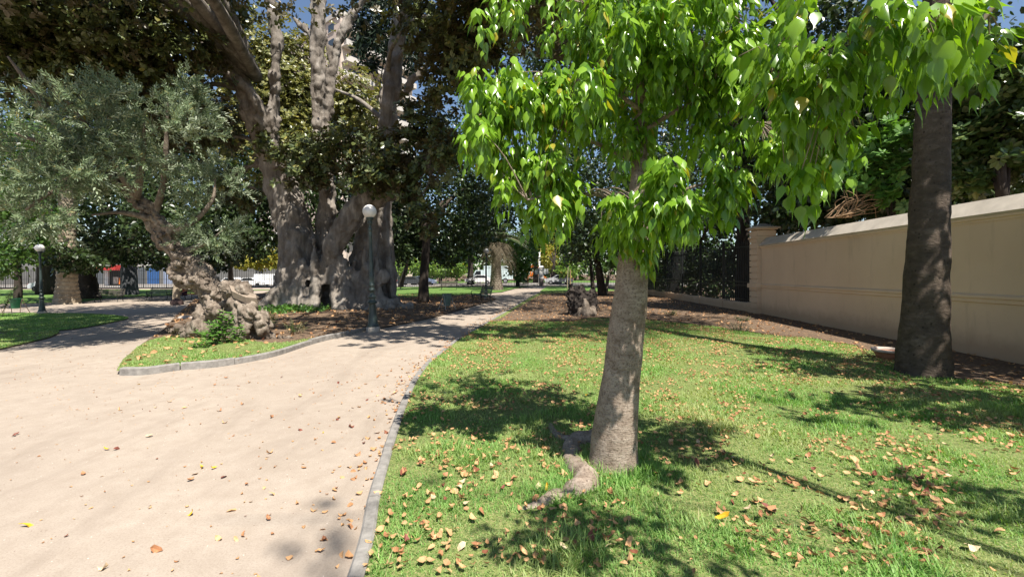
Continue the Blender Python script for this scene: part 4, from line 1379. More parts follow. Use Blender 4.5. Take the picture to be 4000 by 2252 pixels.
# trees behind the iron fence and the wall
FT = 'trees behind the fence and wall'
tree('dark_tree', 'dark tree trunk and crown close behind the iron fence next to the wall pillar', (10.6, 20.5, 0), [(10.6, 20.5, 2, .3), (10.55, 20.5, 5, .25)],
     [pxblob(b) for b in [(2860, 820, 23, 120, 110, 1.4, 1700), (2760, 900, 28, 130, 80, 1.4, 1700), (2950, 700, 21, 160, 140, 1.6, 2000), (2700, 1030, 30, 160, 60, 1.4, 1700), (2860, 1050, 23.5, 90, 90, 1.0, 1700), (2760, 720, 27, 140, 140, 1.6, 1700)]], M['leaf_dark'], .20, group=FT)
tree('dark_tree', 'bushy tree behind the far end of the iron fence', (11.6, 32, 0), [(11.6, 32, 2, .28), (11.5, 32, 4.5, .22)],
     [pxblob(b) for b in [(2600, 960, 35, 110, 90, 2, 1700), (2560, 1060, 37, 90, 50, 1.6, 1300), (2660, 820, 30, 140, 120, 2.4, 1700), (2520, 860, 34, 100, 120, 2.4, 1200)]], M['leaf_mid'], .24, group=FT)
tree('dark_tree', 'dense tall tree rising behind the beige wall near its pillar', (11.5, 15.5, 0), [(11.5, 15.5, 2, .25), (11.4, 15.5, 4.5, .2)],
     [pxblob(b) for b in [(3200, 560, 15.5, 170, 170, 1.8, 2200), (3120, 800, 16, 130, 80, 1.2, 1300), (3300, 720, 15, 150, 110, 1.4, 1500), (3350, 380, 15.5, 200, 160, 2, 2000), (3080, 330, 17, 170, 170, 2, 2600), (3200, 130, 17, 240, 120, 2, 2600), (3000, 560, 17, 150, 150, 2, 2200), (3350, 560, 16, 180, 140, 1.6, 2200), (3150, 680, 17, 200, 100, 1.6, 2200), (2850, 330, 18, 180, 180, 2, 2200), (3060, 860, 19, 120, 60, 1.2, 1300), (3250, 830, 15.5, 130, 50, .8, 1000)]] + [(np.array(b[:3]), np.array(b[3:6]), b[6]) for b in [(8.4, 10.2, 10.6, 2.2, 2.2, 1.0, 1300), (5.6, 14.0, 11.8, 2.8, 2.6, 1.0, 2000), (9.0, 17.5, 14.2, 3.5, 3, 1.4, 2600), (4.6, 20.5, 15.0, 3.5, 3.2, 1.4, 2600), (5.2, 9.6, 9.2, 1.6, 1.2, .6, 500), (7.4, 5.2, 7.4, .8, .7, .5, 380), (7.5, 25, 18.0, 4, 3.5, 1.6, 1600), (1.5, 25, 17.5, 3.5, 3.5, 1.4, 1400)]], M['leaf_dark'], .21, group=FT)  # second blob list: foliage added above the view to shade soil and lawn
hb = [(np.array([12.6 + .02 * y, y, 1.3]), np.array([1.0, 2.4, 1.6]), 1100) for y in np.arange(20, 48, 4.0)]
hd_ = thing('hedge', 'dark overgrown hedge behind the black iron fence', 'hedge', (13.2, 32, 0))
leafpart('leaves', leaves_random(hb, .22, .6), M['leaf_dark'], hd_)
tree('shrub_tree', 'large leaved evergreen shrub hanging over the wall right of the palm trunk', (11.2, 10.2, 0), [(11.2, 10.2, 1.6, .12), (11.1, 10.1, 3.2, .1)],
     [pxblob(b) for b in [(3860, 560, 10.8, 130, 130, 1.2, 300), (3960, 420, 10.5, 110, 130, 1.2, 240), (3820, 350, 11, 120, 110, 1.2, 220), (3960, 650, 10.6, 70, 70, .8, 110), (3780, 700, 11, 60, 60, .7, 90), (3900, 240, 10.8, 130, 80, 1.2, 170), (3760, 480, 11.5, 70, 120, 1.2, 150)]], M['leaf_loquat'], .19, rosette=8, group=FT)
tree('shrub_tree', 'bright rosette leaved shrub seen left of the palm trunk above the wall', (10.7, 12.6, 0), [(10.7, 12.6, 1.6, .08), (10.6, 12.5, 2.6, .06)],
     [pxblob(b) for b in [(3500, 770, 12.4, 60, 50, .5, 26), (3440, 690, 12.6, 90, 70, .8, 80), (3480, 560, 12.8, 90, 90, .9, 110)]], M['leaf_plant'], .2, rosette=8, group=FT)
tree('dark_tree', 'dark leafy mass high behind the wall at the right edge', (14, 13.5, 0), [(14, 13.5, 2.5, .3), (13.9, 13.5, 5, .24)],
     [pxblob(b) for b in [(3650, 500, 14, 220, 220, 2, 2600), (3900, 500, 14, 180, 250, 2, 2600), (3560, 640, 14.5, 160, 130, 1.6, 1600), (3780, 720, 13.5, 160, 80, 1.2, 1300), (3500, 250, 15.5, 160, 130, 2, 900), (3950, 720, 12.8, 90, 70, 1, 800), (3650, 250, 14.5, 220, 150, 2, 2000), (3420, 450, 15.5, 160, 200, 2, 2000), (3480, 720, 14, 170, 110, 1.4, 2400), (3620, 790, 13.5, 170, 60, 1.0, 1500), (3380, 800, 14.5, 120, 70, 1.0, 1300)]] + [(np.array([8.0, 4.2, 6.3]), np.array([1.9, 1.1, .8]), 1600), (np.array([7.1, 1.9, 6.3]), np.array([1.5, .75, .6]), 1300), (np.array([9.4, 4.6, 4.6]), np.array([1.2, 1.2, .8]), 700)], M['leaf_dark'], .19, group=FT)  # last three blobs: unseen foliage added to shade palm trunk and lawn
# trees beyond the street
FS = 'street trees beyond the railings'
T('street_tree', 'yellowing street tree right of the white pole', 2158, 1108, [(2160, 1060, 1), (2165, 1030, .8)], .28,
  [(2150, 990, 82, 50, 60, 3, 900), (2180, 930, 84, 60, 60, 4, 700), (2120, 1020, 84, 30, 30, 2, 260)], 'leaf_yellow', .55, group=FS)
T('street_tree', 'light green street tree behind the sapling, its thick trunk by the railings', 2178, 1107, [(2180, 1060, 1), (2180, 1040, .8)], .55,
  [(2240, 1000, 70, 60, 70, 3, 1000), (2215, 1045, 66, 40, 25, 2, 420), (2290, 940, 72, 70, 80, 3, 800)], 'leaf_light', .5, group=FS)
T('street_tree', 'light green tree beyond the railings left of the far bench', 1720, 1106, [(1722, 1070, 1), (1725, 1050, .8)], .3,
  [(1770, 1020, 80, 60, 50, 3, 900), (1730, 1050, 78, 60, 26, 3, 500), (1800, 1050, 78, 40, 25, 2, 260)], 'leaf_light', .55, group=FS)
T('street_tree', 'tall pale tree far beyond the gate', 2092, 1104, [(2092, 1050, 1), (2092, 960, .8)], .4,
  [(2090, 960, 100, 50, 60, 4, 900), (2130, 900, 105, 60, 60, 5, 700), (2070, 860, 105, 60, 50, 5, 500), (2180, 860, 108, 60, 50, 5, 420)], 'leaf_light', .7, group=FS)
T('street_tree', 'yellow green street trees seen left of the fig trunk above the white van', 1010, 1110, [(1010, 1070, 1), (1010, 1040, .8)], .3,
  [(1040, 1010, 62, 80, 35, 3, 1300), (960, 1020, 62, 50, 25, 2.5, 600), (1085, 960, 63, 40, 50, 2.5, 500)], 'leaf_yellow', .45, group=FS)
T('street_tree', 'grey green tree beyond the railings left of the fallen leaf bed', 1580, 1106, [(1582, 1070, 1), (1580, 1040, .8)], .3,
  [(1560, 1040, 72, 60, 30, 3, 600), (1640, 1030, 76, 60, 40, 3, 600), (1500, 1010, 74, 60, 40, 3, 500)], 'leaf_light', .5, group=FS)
# distant wood closing the view
VF = leaves_random([(np.array([x, 120 + 10 * math.sin(x), 6.0]), np.array([9, 6, 6.5]), 900) for x in range(-20, 110, 12)], 1.1, .5)
wd = link('distant_trees', mk('distant_trees', VF[0], [VF[1]], M['leaf_mid']))
tag(wd, 'hazy line of distant trees beyond the street', 'trees', kind='stuff')


# ------------------------------------------------------------------ wall, pillar and fences
def wall_mat():
    t = NT('beige stucco')
    v = t.pos()
    n1 = t.noise(0.7, 4, .6, v)
    n2 = t.noise(120, 3, .7, v)
    col = t.ramp(n1, [(0.3, (0.69, 0.52, 0.355)), (0.7, (0.76, 0.585, 0.41))])
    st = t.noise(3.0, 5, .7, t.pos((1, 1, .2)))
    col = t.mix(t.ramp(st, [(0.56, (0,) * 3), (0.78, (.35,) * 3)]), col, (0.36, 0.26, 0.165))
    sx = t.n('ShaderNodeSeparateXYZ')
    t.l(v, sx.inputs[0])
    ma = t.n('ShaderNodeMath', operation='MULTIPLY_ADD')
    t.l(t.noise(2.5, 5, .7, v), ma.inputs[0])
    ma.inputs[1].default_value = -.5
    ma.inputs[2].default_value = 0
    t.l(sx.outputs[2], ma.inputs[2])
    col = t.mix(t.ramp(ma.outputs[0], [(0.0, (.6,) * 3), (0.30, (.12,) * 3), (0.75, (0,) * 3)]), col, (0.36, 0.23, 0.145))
    return t.done(t.pbr(col, .9, t.bump(n2, .25, .004, t.bump(st, .15, .02)), .15))


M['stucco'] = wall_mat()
M['coping'] = simple('weathered coping', (0.55, 0.49, 0.41), .9, .15, var=.15, scale=3, bump=.2)
wd_ = (W1 - W0) / np.linalg.norm(W1 - W0)
wn = np.array([wd_[1], -wd_[0]])                     # away from the lawn
WB = thing('boundary_wall', 'tall beige stucco wall with a sloping pale coping and a moulded band along the right side', 'wall', (*W0, 0))


def along(prof, a, b):
    """profile (out, z) swept from a to b; out is measured away from the lawn"""
    V = []
    for q in (a, b):
        for o_, z_ in prof:
            V.append((q[0] + wn[0] * o_, q[1] + wn[1] * o_, z_))
    n = len(prof)
    F4 = [(i, (i + 1) % n, (i + 1) % n + n, i + n) for i in range(n)]
    tri = geometry.tessellate_polygon([[Vector((x, 0, z_)) for x, z_ in prof]])
    F3 = [tuple(t) for t in tri] + [tuple(i + n for i in reversed(t)) for t in tri]
    return V, F3, F4


WE = W1 - wd_ * .02
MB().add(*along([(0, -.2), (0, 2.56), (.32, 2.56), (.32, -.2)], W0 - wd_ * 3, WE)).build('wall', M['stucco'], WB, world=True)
MB().add(*along([(-.085, 2.70), (.17, 3.0), (.42, 2.70), (.38, 2.66), (-.045, 2.66)], W0 - wd_ * 3, WE)).build('coping', M['coping'], WB, world=True)
MB().add(*along([(-.02, 2.56), (-.02, 2.60), (-.045, 2.615), (-.045, 2.658), (.36, 2.658), (.36, 2.56)], W0 - wd_ * 3, WE)).build('cornice', M['stucco'], WB, world=True)
MB().add(*along([(-.003, 1.06), (-.03, 1.08), (-.03, 1.14), (-.055, 1.16), (-.055, 1.205), (-.003, 1.235)], W0 - wd_ * 3, WE)).build('band', M['stucco'], WB, world=True)
# end pillar with grooved courses and a pyramid cap
pm = MB()
c0 = W1 + wd_ * .34
ang = math.atan2(-wd_[0], wd_[1])
cp = c0 + wn * .2
for i in range(14):
    z0, z1 = .02 + i * .235, .02 + i * .235 + .205
    g = .70 if i != 4 else .72
    pm.box((*cp, (z0 + z1) / 2), (g, .68, z1 - z0), ang)
pm.box((*cp, 1.66), (.62, .60, 3.3), ang)
pil = pm.build('pillar', M['stucco'], WB, world=True)
q = MB()
q.box((*cp, 1.15), (.83, .81, .17), ang).box((*cp, 3.02), (.79, .77, .06), ang).box((*cp, 3.345), (.80, .78, .045), ang).box((*cp, .09), (.80, .78, .3), ang)
q.build('pillar_moulding', M['stucco'], pil, world=False)
pil.children[0].location = -np.array(WB.location)
q = MB()
q.box((*cp, 3.395), (.92, .90, .055), ang)
q.box((*cp, 3.505), (.86, .84, .165), ang, .12)
o = q.build('pillar_cap', M['coping'], pil)
o.location = -np.array(WB.location)

M['iron'] = simple('black painted iron', (0.012, 0.013, 0.013), .45, .4, var=.2)
M['green_iron'] = simple('dark green painted iron', (0.03, 0.045, 0.04), .4, .5, var=.25, scale=12)


def fence(name, label, A, B, h, bay, pitch, plinth=None, mat='iron', mid=(1.2,), bar=.012):
    A, B = np.asarray(A, float), np.asarray(B, float)
    L = np.linalg.norm(B - A)
    d = (B - A) / L
    n = max(1, int(round(L / bay)))
    rz = math.atan2(d[1], d[0])
    z0 = float(gz(*A))
    root = thing(name, label, 'fence', (*A, z0))
    zb = plinth or .08
    for i in range(n + 1):
        q = d * (L * i / n)
        zz = float(gz(*(A + q))) - z0
        m = MB().box((q[0], q[1], zz + h / 2 + .05), (.07, .07, h + .1), rz)
        m.box((q[0], q[1], zz + h + .13), (.1, .1, .06), rz).sphere((q[0], q[1], zz + h + .2), .05, 8, 6)
        if plinth:
            pass
        m.build('post', M[mat], root)
        if plinth:
            MB().box((q[0], q[1], zz + plinth / 2 + .02), (.42, .36, plinth + .04), rz).build('plinth_block', M['stucco'], root)
    for i in range(n):
        m = MB()
        q0, q1 = d * (L * i / n), d * (L * (i + 1) / n)
        zz = float(gz(*(A + q0))) - z0
        k = max(2, int(round(L / n / pitch)))
        c = (q0 + q1) / 2
        for zr in (zb + .12, h - .15, *mid):
            m.box((c[0], c[1], zz + zr), (L / n - .08, .03, .035), rz)
        for j in range(1, k):
            q = q0 + (q1 - q0) * j / k
            m.box((q[0], q[1], zz + (zb + h + .05) / 2), (bar * 1.6, bar * 1.6, h + .05 - zb), rz)
            m.box((q[0], q[1], zz + h + .07), (bar * 2.6, bar * 2.6, .09), rz, .1)
        m.build('rail_panel', M[mat], root)
    if plinth:
        m = MB()
        c = d * L / 2
        m.box((c[0], c[1], plinth / 2 - .05), (L, .26, plinth + .1), rz)
        m.build('plinth', M['stucco'], root)
    return root


fence('iron_fence', 'tall black iron railings on a low beige plinth running on from the wall pillar', cp + wd_ * .42 - wn * .15, (10.75, 46), 2.9, 2.7, .16, .42, mid=(1.28, 1.12), bar=.016)
fence('iron_fence', 'long thin black railings along the far street in front of the white van', (-74, 60), (-12, 59.5), 2.6, 3.1, .24, mid=(1.3,), bar=.022)
fence('iron_fence', 'thin black railings along the far street running up to the white gate pillar', (-11.9, 59.5), (3.4, 59), 2.6, 3.0, .2, mid=(1.3,), bar=.02)
fence('iron_fence', 'black railings just right of the white gate pillar', (4.6, 59), (18, 58.4), 2.6, 3.0, .2, mid=(1.3,), bar=.02)

# ------------------------------------------------------------------ lamp posts
M['globe'] = None
t = NT('frosted white globe')
n1 = t.noise(6, 4, .6, t.pos())
M['globe'] = t.done(t.pbr(t.ramp(n1, [(.3, (.66, .62, .58)), (.7, (.78, .75, .71))]), .25, None, .5))
M['lampbase'] = simple('concrete footing', (0.36, 0.32, 0.27), .9, .2, var=.3, scale=9, bump=.3)
LG = 'globe lamp posts in the park'


def lamp(label, loc):
    root = thing('lamp_post', label, 'lamp post', loc, 0, LG)
    MB().lathe([(.001, -.1), (.185, -.1), (.185, .13), (.165, .15), (.001, .15)], sides=24).build('footing', M['lampbase'], root, True)
    prof = [(.001, .15), (.165, .15), (.165, .17), (.15, .18), (.135, .23), (.115, .42), (.095, .62), (.088, .76), (.09, .79), (.13, .80), (.135, .83), (.10, .855), (.075, .90), (.105, .96), (.115, .975), (.06, 1.02), (.052, 1.09), (.058, 1.13), (.085, 1.14), (.09, 1.165), (.065, 1.19), (.06, 1.26), (.075, 1.275), (.075, 1.31), (.058, 1.33), (.063, 1.42), (.066, 1.5), (.066, 1.58), (.06, 1.6), (.054, 1.7), (.047, 2.3), (.043, 2.62), (.05, 2.64), (.055, 2.66), (.045, 2.69), (.055, 2.71), (.045, 2.74), (.05, 2.80), (.066, 2.83), (.05, 2.86), (.035, 2.92), (.05, 2.98), (.075, 3.03), (.05, 3.06), (.085, 3.10), (.105, 3.14), (.1, 3.17), (.001, 3.17)]
    MB().lathe([(r, z_) for r, z_ in prof], sides=24).build('post', M['green_iron'], root, True)
    MB().sphere((0, 0, 3.335), .19, 28, 18).build('globe', M['globe'], root, True)
    return root


lp = G(1458, 1296)
lamp0 = lamp('dark green lamp post with a white globe before the great fig', lp)
lamp0.rotation_euler = (math.radians(-.4), math.radians(-1.9), 0)
l2 = dup(lamp0, (*((lambda Y: P(165, 0, Y)[:2])(22.6)), -.42), 0, 'lamp post with a white globe at the left edge beside the pale palm trunk')
l2.rotation_euler = (0, math.radians(-2.2), 0)
q = G(1536, 1142)
l3 = dup(lamp0, q, 0, 'small distant lamp post right of the fig trunk', .86)
q = G(1899, 1168)
l4 = dup(lamp0, q, 0, 'lamp post beside the iron armed bench on the far path, its globe lost in leaves', .92)
for l in (l3, l4):
    l.rotation_euler = (0, 0, 0)

# ------------------------------------------------------------------ benches
M['slat'] = simple('weathered bench slat', (0.085, 0.075, 0.06), .7, .3, var=.3, scale=8)
M['slat_green'] = simple('dull green bench slat', (0.12, 0.15, 0.12), .6, .3, var=.2, scale=8)
M['slat_red'] = simple('red brown bench slat', (0.22, 0.08, 0.045), .6, .3, var=.25, scale=8)
BG = 'park benches'


def bench(label, loc, rz, slat):
    root = thing('park_bench', label, 'bench', loc, rz, BG)
    w = 1.7
    m = MB()
    for i in range(5):
        m.box((0, -.22 + i * .105, .45 + (.012 if i in (0, 4) else 0)), (w, .08, .035))
    m.build('seat', M[slat], root)
    m = MB()
    for i in range(4):
        m.box((0, .27 + i * .028, .56 + i * .105), (w, .03, .08))
    m.build('backrest', M[slat], root)
    for s in (-1, 1):
        x = s * (w / 2 - .12)
        m = MB()
        m.tube([(x, -.30, 0), (x, -.22, .2), (x, -.27, .42)], [.025, .02, .025], 8, 4)
        m.tube([(x, .34, 0), (x, .24, .2), (x, .25, .42), (x, .36, .92), (x, .40, .97), (x, .44, .93)], [.025, .02, .025, .02, .02, .015], 8, 4)
        m.tube([(x, -.30, .42), (x, 0, .40), (x, .25, .42)], [.02, .02, .02], 8, 4)
        m.tube([(x, -.26, .42), (x, -.34, .58), (x, -.24, .67), (x, 0, .66), (x, .29, .64)], [.018, .02, .02, .018, .018], 8, 5)
        m.tube([(x, -.2, .2), (x, 0, .27), (x, .22, .2)], [.015, .018, .015], 8, 4)
        m.build('leg', M['iron'], root, True)
    return root


bench('dark bench facing us on the far lawn in front of the railings', G(1754, 1134), .12, 'slat')
bench('iron armed bench side on to the path beside the lamp post', G(1880, 1183), -1.15, 'slat_green')
bench('small distant bench at the path end below the bushy young tree', G(2045, 1124), -1.2, 'slat')
b1 = bench('dull green bench in the left background, left of the thin pale trunk', G(622, 1170), .1, 'slat_green')
b2 = bench('red brown bench seen under the leaning trunk, a person sits on it', G(735, 1170), -.35, 'slat_red')
bench('dark bench in deep shade in front of the blue grey palm trunk', G(425, 1178), .15, 'slat')

# thin pale trunk by those benches
T('pale_tree', 'thin cream and brown trunk between the two left background benches', 689, 1180, [(690, 1120, 1), (697, 1040, .9), (700, 960, .75)], .20,
  [(720, 960, 33, 80, 60, 2, 700), (640, 940, 33, 80, 60, 2, 600)], 'leaf_dark', .26, bark_='bark_date', group=BT)
mb = MB()
c = G(692, 1190)
for k in range(1):
    mb.sphere((0, 0, .1), .36, 18, 10, .9)
V_, fs = mb.data()
V_ = np.array([v * (1 + .18 * noise.noise(Vector(v * 3))) for v in V_])
r_ = link('boulder', mk('boulder', V_, fs, simple('dark brown stone', (0.07, 0.045, 0.04), .85, .2, var=.3, scale=5, bump=.4), True), None, c)
tag(r_, 'dark rounded boulder at the foot of the thin pale trunk', 'boulder')
mb = MB().sphere((0, 0, .05), .16, 14, 8, .6)
V_, fs = mb.data()
V_ = np.array([(v[0] * 1.9, v[1] * 1.2, v[2]) for v in V_]) * np.array([[1 + .25 * noise.noise(Vector(v * 5))] for v in V_])
r_ = link('stone', mk('stone', V_, fs, simple('pale stone', (0.42, 0.36, 0.31), .9, .2, var=.2, scale=6, bump=.4), True), None, G(725, 1246))
tag(r_, 'pale flat stone left of the gnarled trunk at the edge of the bed', 'stone')

# ------------------------------------------------------------------ seated person (only a leg shows past the trunks)
M['skin'] = simple('skin', (0.42, 0.22, 0.14), .5, .4, var=.08)
M['cloth_dark'] = simple('dark purple cloth', (0.05, 0.03, 0.06), .9, .1)
M['cloth_red'] = simple('dark red cloth', (0.22, 0.03, 0.03), .9, .1)
M['hair'] = simple('dark hair', (0.02, 0.014, 0.01), .6, .3)


def skinned(name, verts, edges, mat, parent, root=0, sub=2):
    me = bpy.data.meshes.new(name)
    me.from_pydata([v[:3] for v in verts], edges, [])
    o = link(name, me, parent)
    me.materials.append(mat)
    o.modifiers.new('skin', 'SKIN').use_smooth_shade = True
    for i, v in enumerate(verts):
        s = me.skin_vertices[0].data[i]
        s.radius = (v[3], v[3] if len(v) < 5 else v[4])
        s.use_root = i == root
    o.modifiers.new('sub', 'SUBSURF').render_levels = sub
    return o


def person(label, loc, rz):
    root = thing('person', label, 'person', loc, rz)
    hip, kn = .50, .50
    v = [(0, .10, .53, .13, .15), (0, .13, .75, .12, .15), (0, .17, .98, .11, .17), (0, .17, 1.10, .06), (0, .14, 1.19, .055), (0, .11, 1.28, .09), (0, .11, 1.38, .085),
         (.10, .04, .52, .085), (.14, -.34, .51, .06), (.13, -.36, .28, .048), (.13, -.33, .08, .035), (.13, -.44, .035, .03), (.13, -.52, .025, .02),
         (-.10, .04, .52, .085), (-.13, -.34, .51, .06), (-.14, -.32, .28, .048), (-.14, -.30, .08, .035), (-.14, -.41, .035, .03), (-.14, -.49, .025, .02),
         (.19, .17, 1.05, .055), (.25, .08, .80, .04), (.17, -.14, .64, .032), (.13, -.22, .62, .03),
         (-.19, .17, 1.05, .055), (-.25, .08, .80, .04), (-.17, -.14, .64, .032), (-.13, -.22, .62, .03)]
    e = [(0, 1), (1, 2), (2, 3), (3, 4), (4, 5), (5, 6), (0, 7), (7, 8), (8, 9), (9, 10), (10, 11), (11, 12), (0, 13), (13, 14), (14, 15), (15, 16), (16, 17), (17, 18), (2, 19), (19, 20), (20, 21), (21, 22), (2, 23), (23, 24), (24, 25), (25, 26)]
    n = len(v)
    for s, h in ((1, 22), (-1, 26)):                  # fingers and thumb resting on the thigh
        bx_, by_, bz_ = v[h][:3]
        for k in range(4):
            fx = bx_ + s * (-.03 + .02 * k)
            L = (.06, .075, .07, .055)[k]
            v += [(fx, by_ - L * .6, bz_ - .01, .009), (fx, by_ - L * 1.15, bz_ - .03, .008)]
            e += [(h, n), (n, n + 1)]
            n += 2
        v += [(bx_ - s * .05, by_ - .02, bz_, .01), (bx_ - s * .06, by_ - .055, bz_ - .01, .009)]
        e += [(h, n), (n, n + 1)]
        n += 2
    skinned('body', v, e, M['skin'], root)
    skinned('shirt', [(0, .11, .58, .15, .17), (0, .135, .76, .14, .17), (0, .17, .98, .13, .19), (.20, .17, 1.05, .075), (.25, .09, .86, .062), (-.20, .17, 1.05, .075), (-.25, .09, .86, .062), (0, .17, 1.08, .08)], [(0, 1), (1, 2), (2, 3), (3, 4), (2, 5), (5, 6), (2, 7)], M['cloth_red'], root)
    skinned('shorts', [(0, .10, .54, .155, .17), (.10, .04, .525, .105), (.14, -.27, .515, .085), (-.10, .04, .525, .105), (-.13, -.27, .515, .085)], [(0, 1), (1, 2), (0, 3), (3, 4)], M['cloth_dark'], root)
    skinned('hair', [(0, .15, 1.33, .085), (0, .13, 1.41, .085)], [(0, 1)], M['hair'], root)
    for s in (-1, 1):
        MB().sphere((s * .03, .11 - .083, 1.335), .011, 8, 6).build('eye', M['hair'], root, True)
    MB().tube([(0, .035, 1.33), (0, .012, 1.30), (0, .03, 1.285)], [.01, .014, .008], 6, 3).build('nose', M['skin'], root, True)
    MB().tube([(-.025, .03, 1.255), (0, .022, 1.252), (.025, .03, 1.255)], [.005, .007, .005], 6, 3).build('mouth', M['cloth_red'], root, True)
    for s in (-1, 1):
        MB().sphere((s * .088, .12, 1.32), .025, 8, 6, 1.4).build('ear', M['skin'], root, True)
    return root


bl_ = np.array(b2.location)
person('seated person in dark shorts on the red brown bench behind the leaning trunk', bl_ + np.array([-.30, -.10, -.03]), -.35)

# ------------------------------------------------------------------ bins
M['bin'] = simple('green painted steel bin', (0.02, 0.11, 0.05), .45, .4, var=.3, scale=10)
M['bin2'] = simple('faded green bin', (0.10, 0.15, 0.125), .6, .3, var=.3, scale=10)
M['binleg'] = simple('pale worn steel leg', (0.30, 0.30, 0.27), .5, .4, var=.3)


def bin_(label, loc, rz, mat, legmat, sx=1.0):
    root = thing('litter_bin', label, 'bin', loc, rz)
    m = MB()
    prof = [(.14, .24), (.19, .72), (.205, .72), (.205, .75), (.18, .75), (.13, .26), (.001, .26)]
    m.lathe([(.001, .24)] + prof, sides=20)
    V_, fs = m.data()
    V_[:, 0] *= sx
    link('bucket', mk('bucket', V_, fs, mat, False), root)
    for s in (-1, 1):
        x = s * .22 * sx
        for d in (-1, 1):
            MB().tube([(x * .9, 0, .74), (x * 1.05, d * .12, .40), (x * 1.35, d * .26, 0)], [.014, .014, .014], 6, 3).build('leg', legmat, root, True)
        MB().tube([(x * 1.2, -.16, .27), (x * 1.2, .16, .27)], [.01, .01], 6).build('brace', legmat, root, True)
    return root


bin_('faded green litter bin on splayed pale legs, beside the fig roots near the path', G(1746, 1214), .9, M['bin2'], M['binleg'])
bin_('green round litter bin on splayed legs at the left edge beside the lamp post', G(62, 1222), .1, M['bin'], simple('rusty brown leg', (.12, .085, .06), .7, .2), 1.45)

# ------------------------------------------------------------------ charred stump
sb = G(2270, 1236)
st = thing('charred_stump', 'big blackened hollow tree stump on the bed beside the path', 'stump', sb)
SY = sb[1]
mb = MB()
for l in [[(2270, 1245, 0, .42), (2268, 1200, 0, .42), (2262, 1150, 0, .44), (2258, 1120, .05, .34)], [(2310, 1240, -.1, .22), (2312, 1190, -.1, .26), (2312, 1145, -.05, .26), (2322, 1118, 0, .12)], [(2232, 1240, -.1, .2), (2232, 1190, -.1, .25), (2230, 1140, 0, .22), (2226, 1108, .05, .13)],
          [(2285, 1242, -.35, .18), (2288, 1205, -.33, .2), (2290, 1165, -.28, .2)], [(2250, 1242, -.35, .16), (2255, 1190, -.3, .18), (2262, 1130, -.2, .2), (2285, 1112, -.1, .12)], [(2225, 1242, -.3, .12), (2205, 1245, -.5, .07)], [(2330, 1240, -.2, .14), (2352, 1243, -.3, .06)], [(2290, 1242, -.4, .14), (2300, 1250, -.7, .06)], [(2245, 1243, -.4, .13), (2235, 1252, -.8, .06)]]:
    mb.tube([P(a, b, SY + d) for a, b, d, r in l], [a[3] for a in l], 12, 4, .4, 2)
remeshed('trunk', mb, M['bark_char'], st, .035, [(.3, .26, 'CLOUDS'), (.1, .1, 'CLOUDS')], 2, True)
mb = MB()
for l in [[(2288, 1246, -.50, .16), (2290, 1215, -.52, .17), (2288, 1185, -.47, .13), (2284, 1165, -.42, .06)], [(2315, 1246, -.42, .11), (2316, 1218, -.42, .13), (2312, 1195, -.38, .07)], [(2262, 1247, -.46, .1), (2264, 1222, -.46, .1), (2268, 1200, -.42, .05)]]:
    mb.tube([P(a, b, SY + d) for a, b, d, r in l], [a[3] for a in l], 10, 4, .4, 3)
remeshed('pale_front', mb, M['bark_olive'], st, .03, [(.15, .08, 'CLOUDS')], 2)  # paler lumps low on the front of the stump


# ------------------------------------------------------------------ small plants
def stem_plant(name, label, base, stems, hgt, leaf, mat, spread, per=16, wid=.5, cat='plant', seed=1):
    r = np.random.default_rng(seed)
    root = thing(name, label, cat, base)
    mb = MB()
    Vs, Fs, o = [], [], 0
    for k in range(stems):
        a = r.uniform(0, 2 * PI)
        s = r.uniform(.05, 1) * spread
        b = np.array([math.cos(a), math.sin(a), 0]) * s * .35
        tp = np.array([math.cos(a) * s, math.sin(a) * s, hgt * r.uniform(.5, 1.05) * (1 - .35 * s / max(spread, .01))])
        mid = (b + tp) / 2 + np.array([0, 0, .1 * hgt])
        pts = catmull(np.array([b, mid, tp]), 8)
        mb.tube(pts[::4], np.linspace(.008, .003, len(pts[::4])), 5)
        for j in range(per):
            t = .25 + .75 * j / per
            q = pts[min(int(t * (len(pts) - 1)), len(pts) - 1)][None]
            aa = j * 2.4 + r.uniform(0, 1)
            rad = np.array([[math.cos(aa), math.sin(aa), 0]])
            yd = rad + np.array([[0, 0, r.uniform(-.25, .45)]])
            V, Fx = inst(HEX, q, yd, np.array([[0, 0, 1.0]]) - rad * .2, leaf * (1.15 - .45 * t) * r.uniform(.8, 1.2), wid)
            Vs.append(V)
            Fs.append(Fx + o)
            o += len(V)
    mb.build('stems', M['twig'], root, True)
    link('leaves', mk('leaves', np.concatenate(Vs), [np.concatenate(Fs)], mat), root)
    return root


stem_plant('leafy_shrub', 'bright green leafy shrub growing against the gnarled trunk on the island', G(868, 1352), 15, .88, .21, M['leaf_plant'], .5, 20, .42, 'shrub', 3)
stem_plant('leafy_shrub', 'small low green sprout left of the bright shrub at the front of the island', G(790, 1368), 5, .28, .15, M['leaf_plant'], .25, 9, .45, 'shrub', 4)
stem_plant('twiggy_bush', 'thin twiggy bush on the bed right of the gnarled trunk roots', G(1150, 1308), 16, .5, .055, M['leaf_mid'], .45, 20, .6, 'shrub', 5)
stem_plant('leafy_shrub', 'narrow green sprout standing between the gnarled trunk and the fig root', G(1062, 1285), 5, .75, .10, M['leaf_plant'], .2, 18, .5, 'shrub', 6)
stem_plant('climbing_sprout', 'slender upright sprig in front of the fig root at its left', G(1064, 1212), 3, 1.1, .14, M['leaf_plant'], .16, 16, .5, 'plant', 7)
stem_plant('dead_bush', 'dark dead low bush on the soil in front of the wall pillar', G(2890, 1300), 26, .42, .05, M['leaf_dark'], .5, 14, .4, 'shrub', 8)
stem_plant('leafy_shrub', 'low green weed at the foot of the wall pillar', G(2905, 1262), 8, .3, .12, M['leaf_dark'], .45, 10, .5, 'shrub', 9)
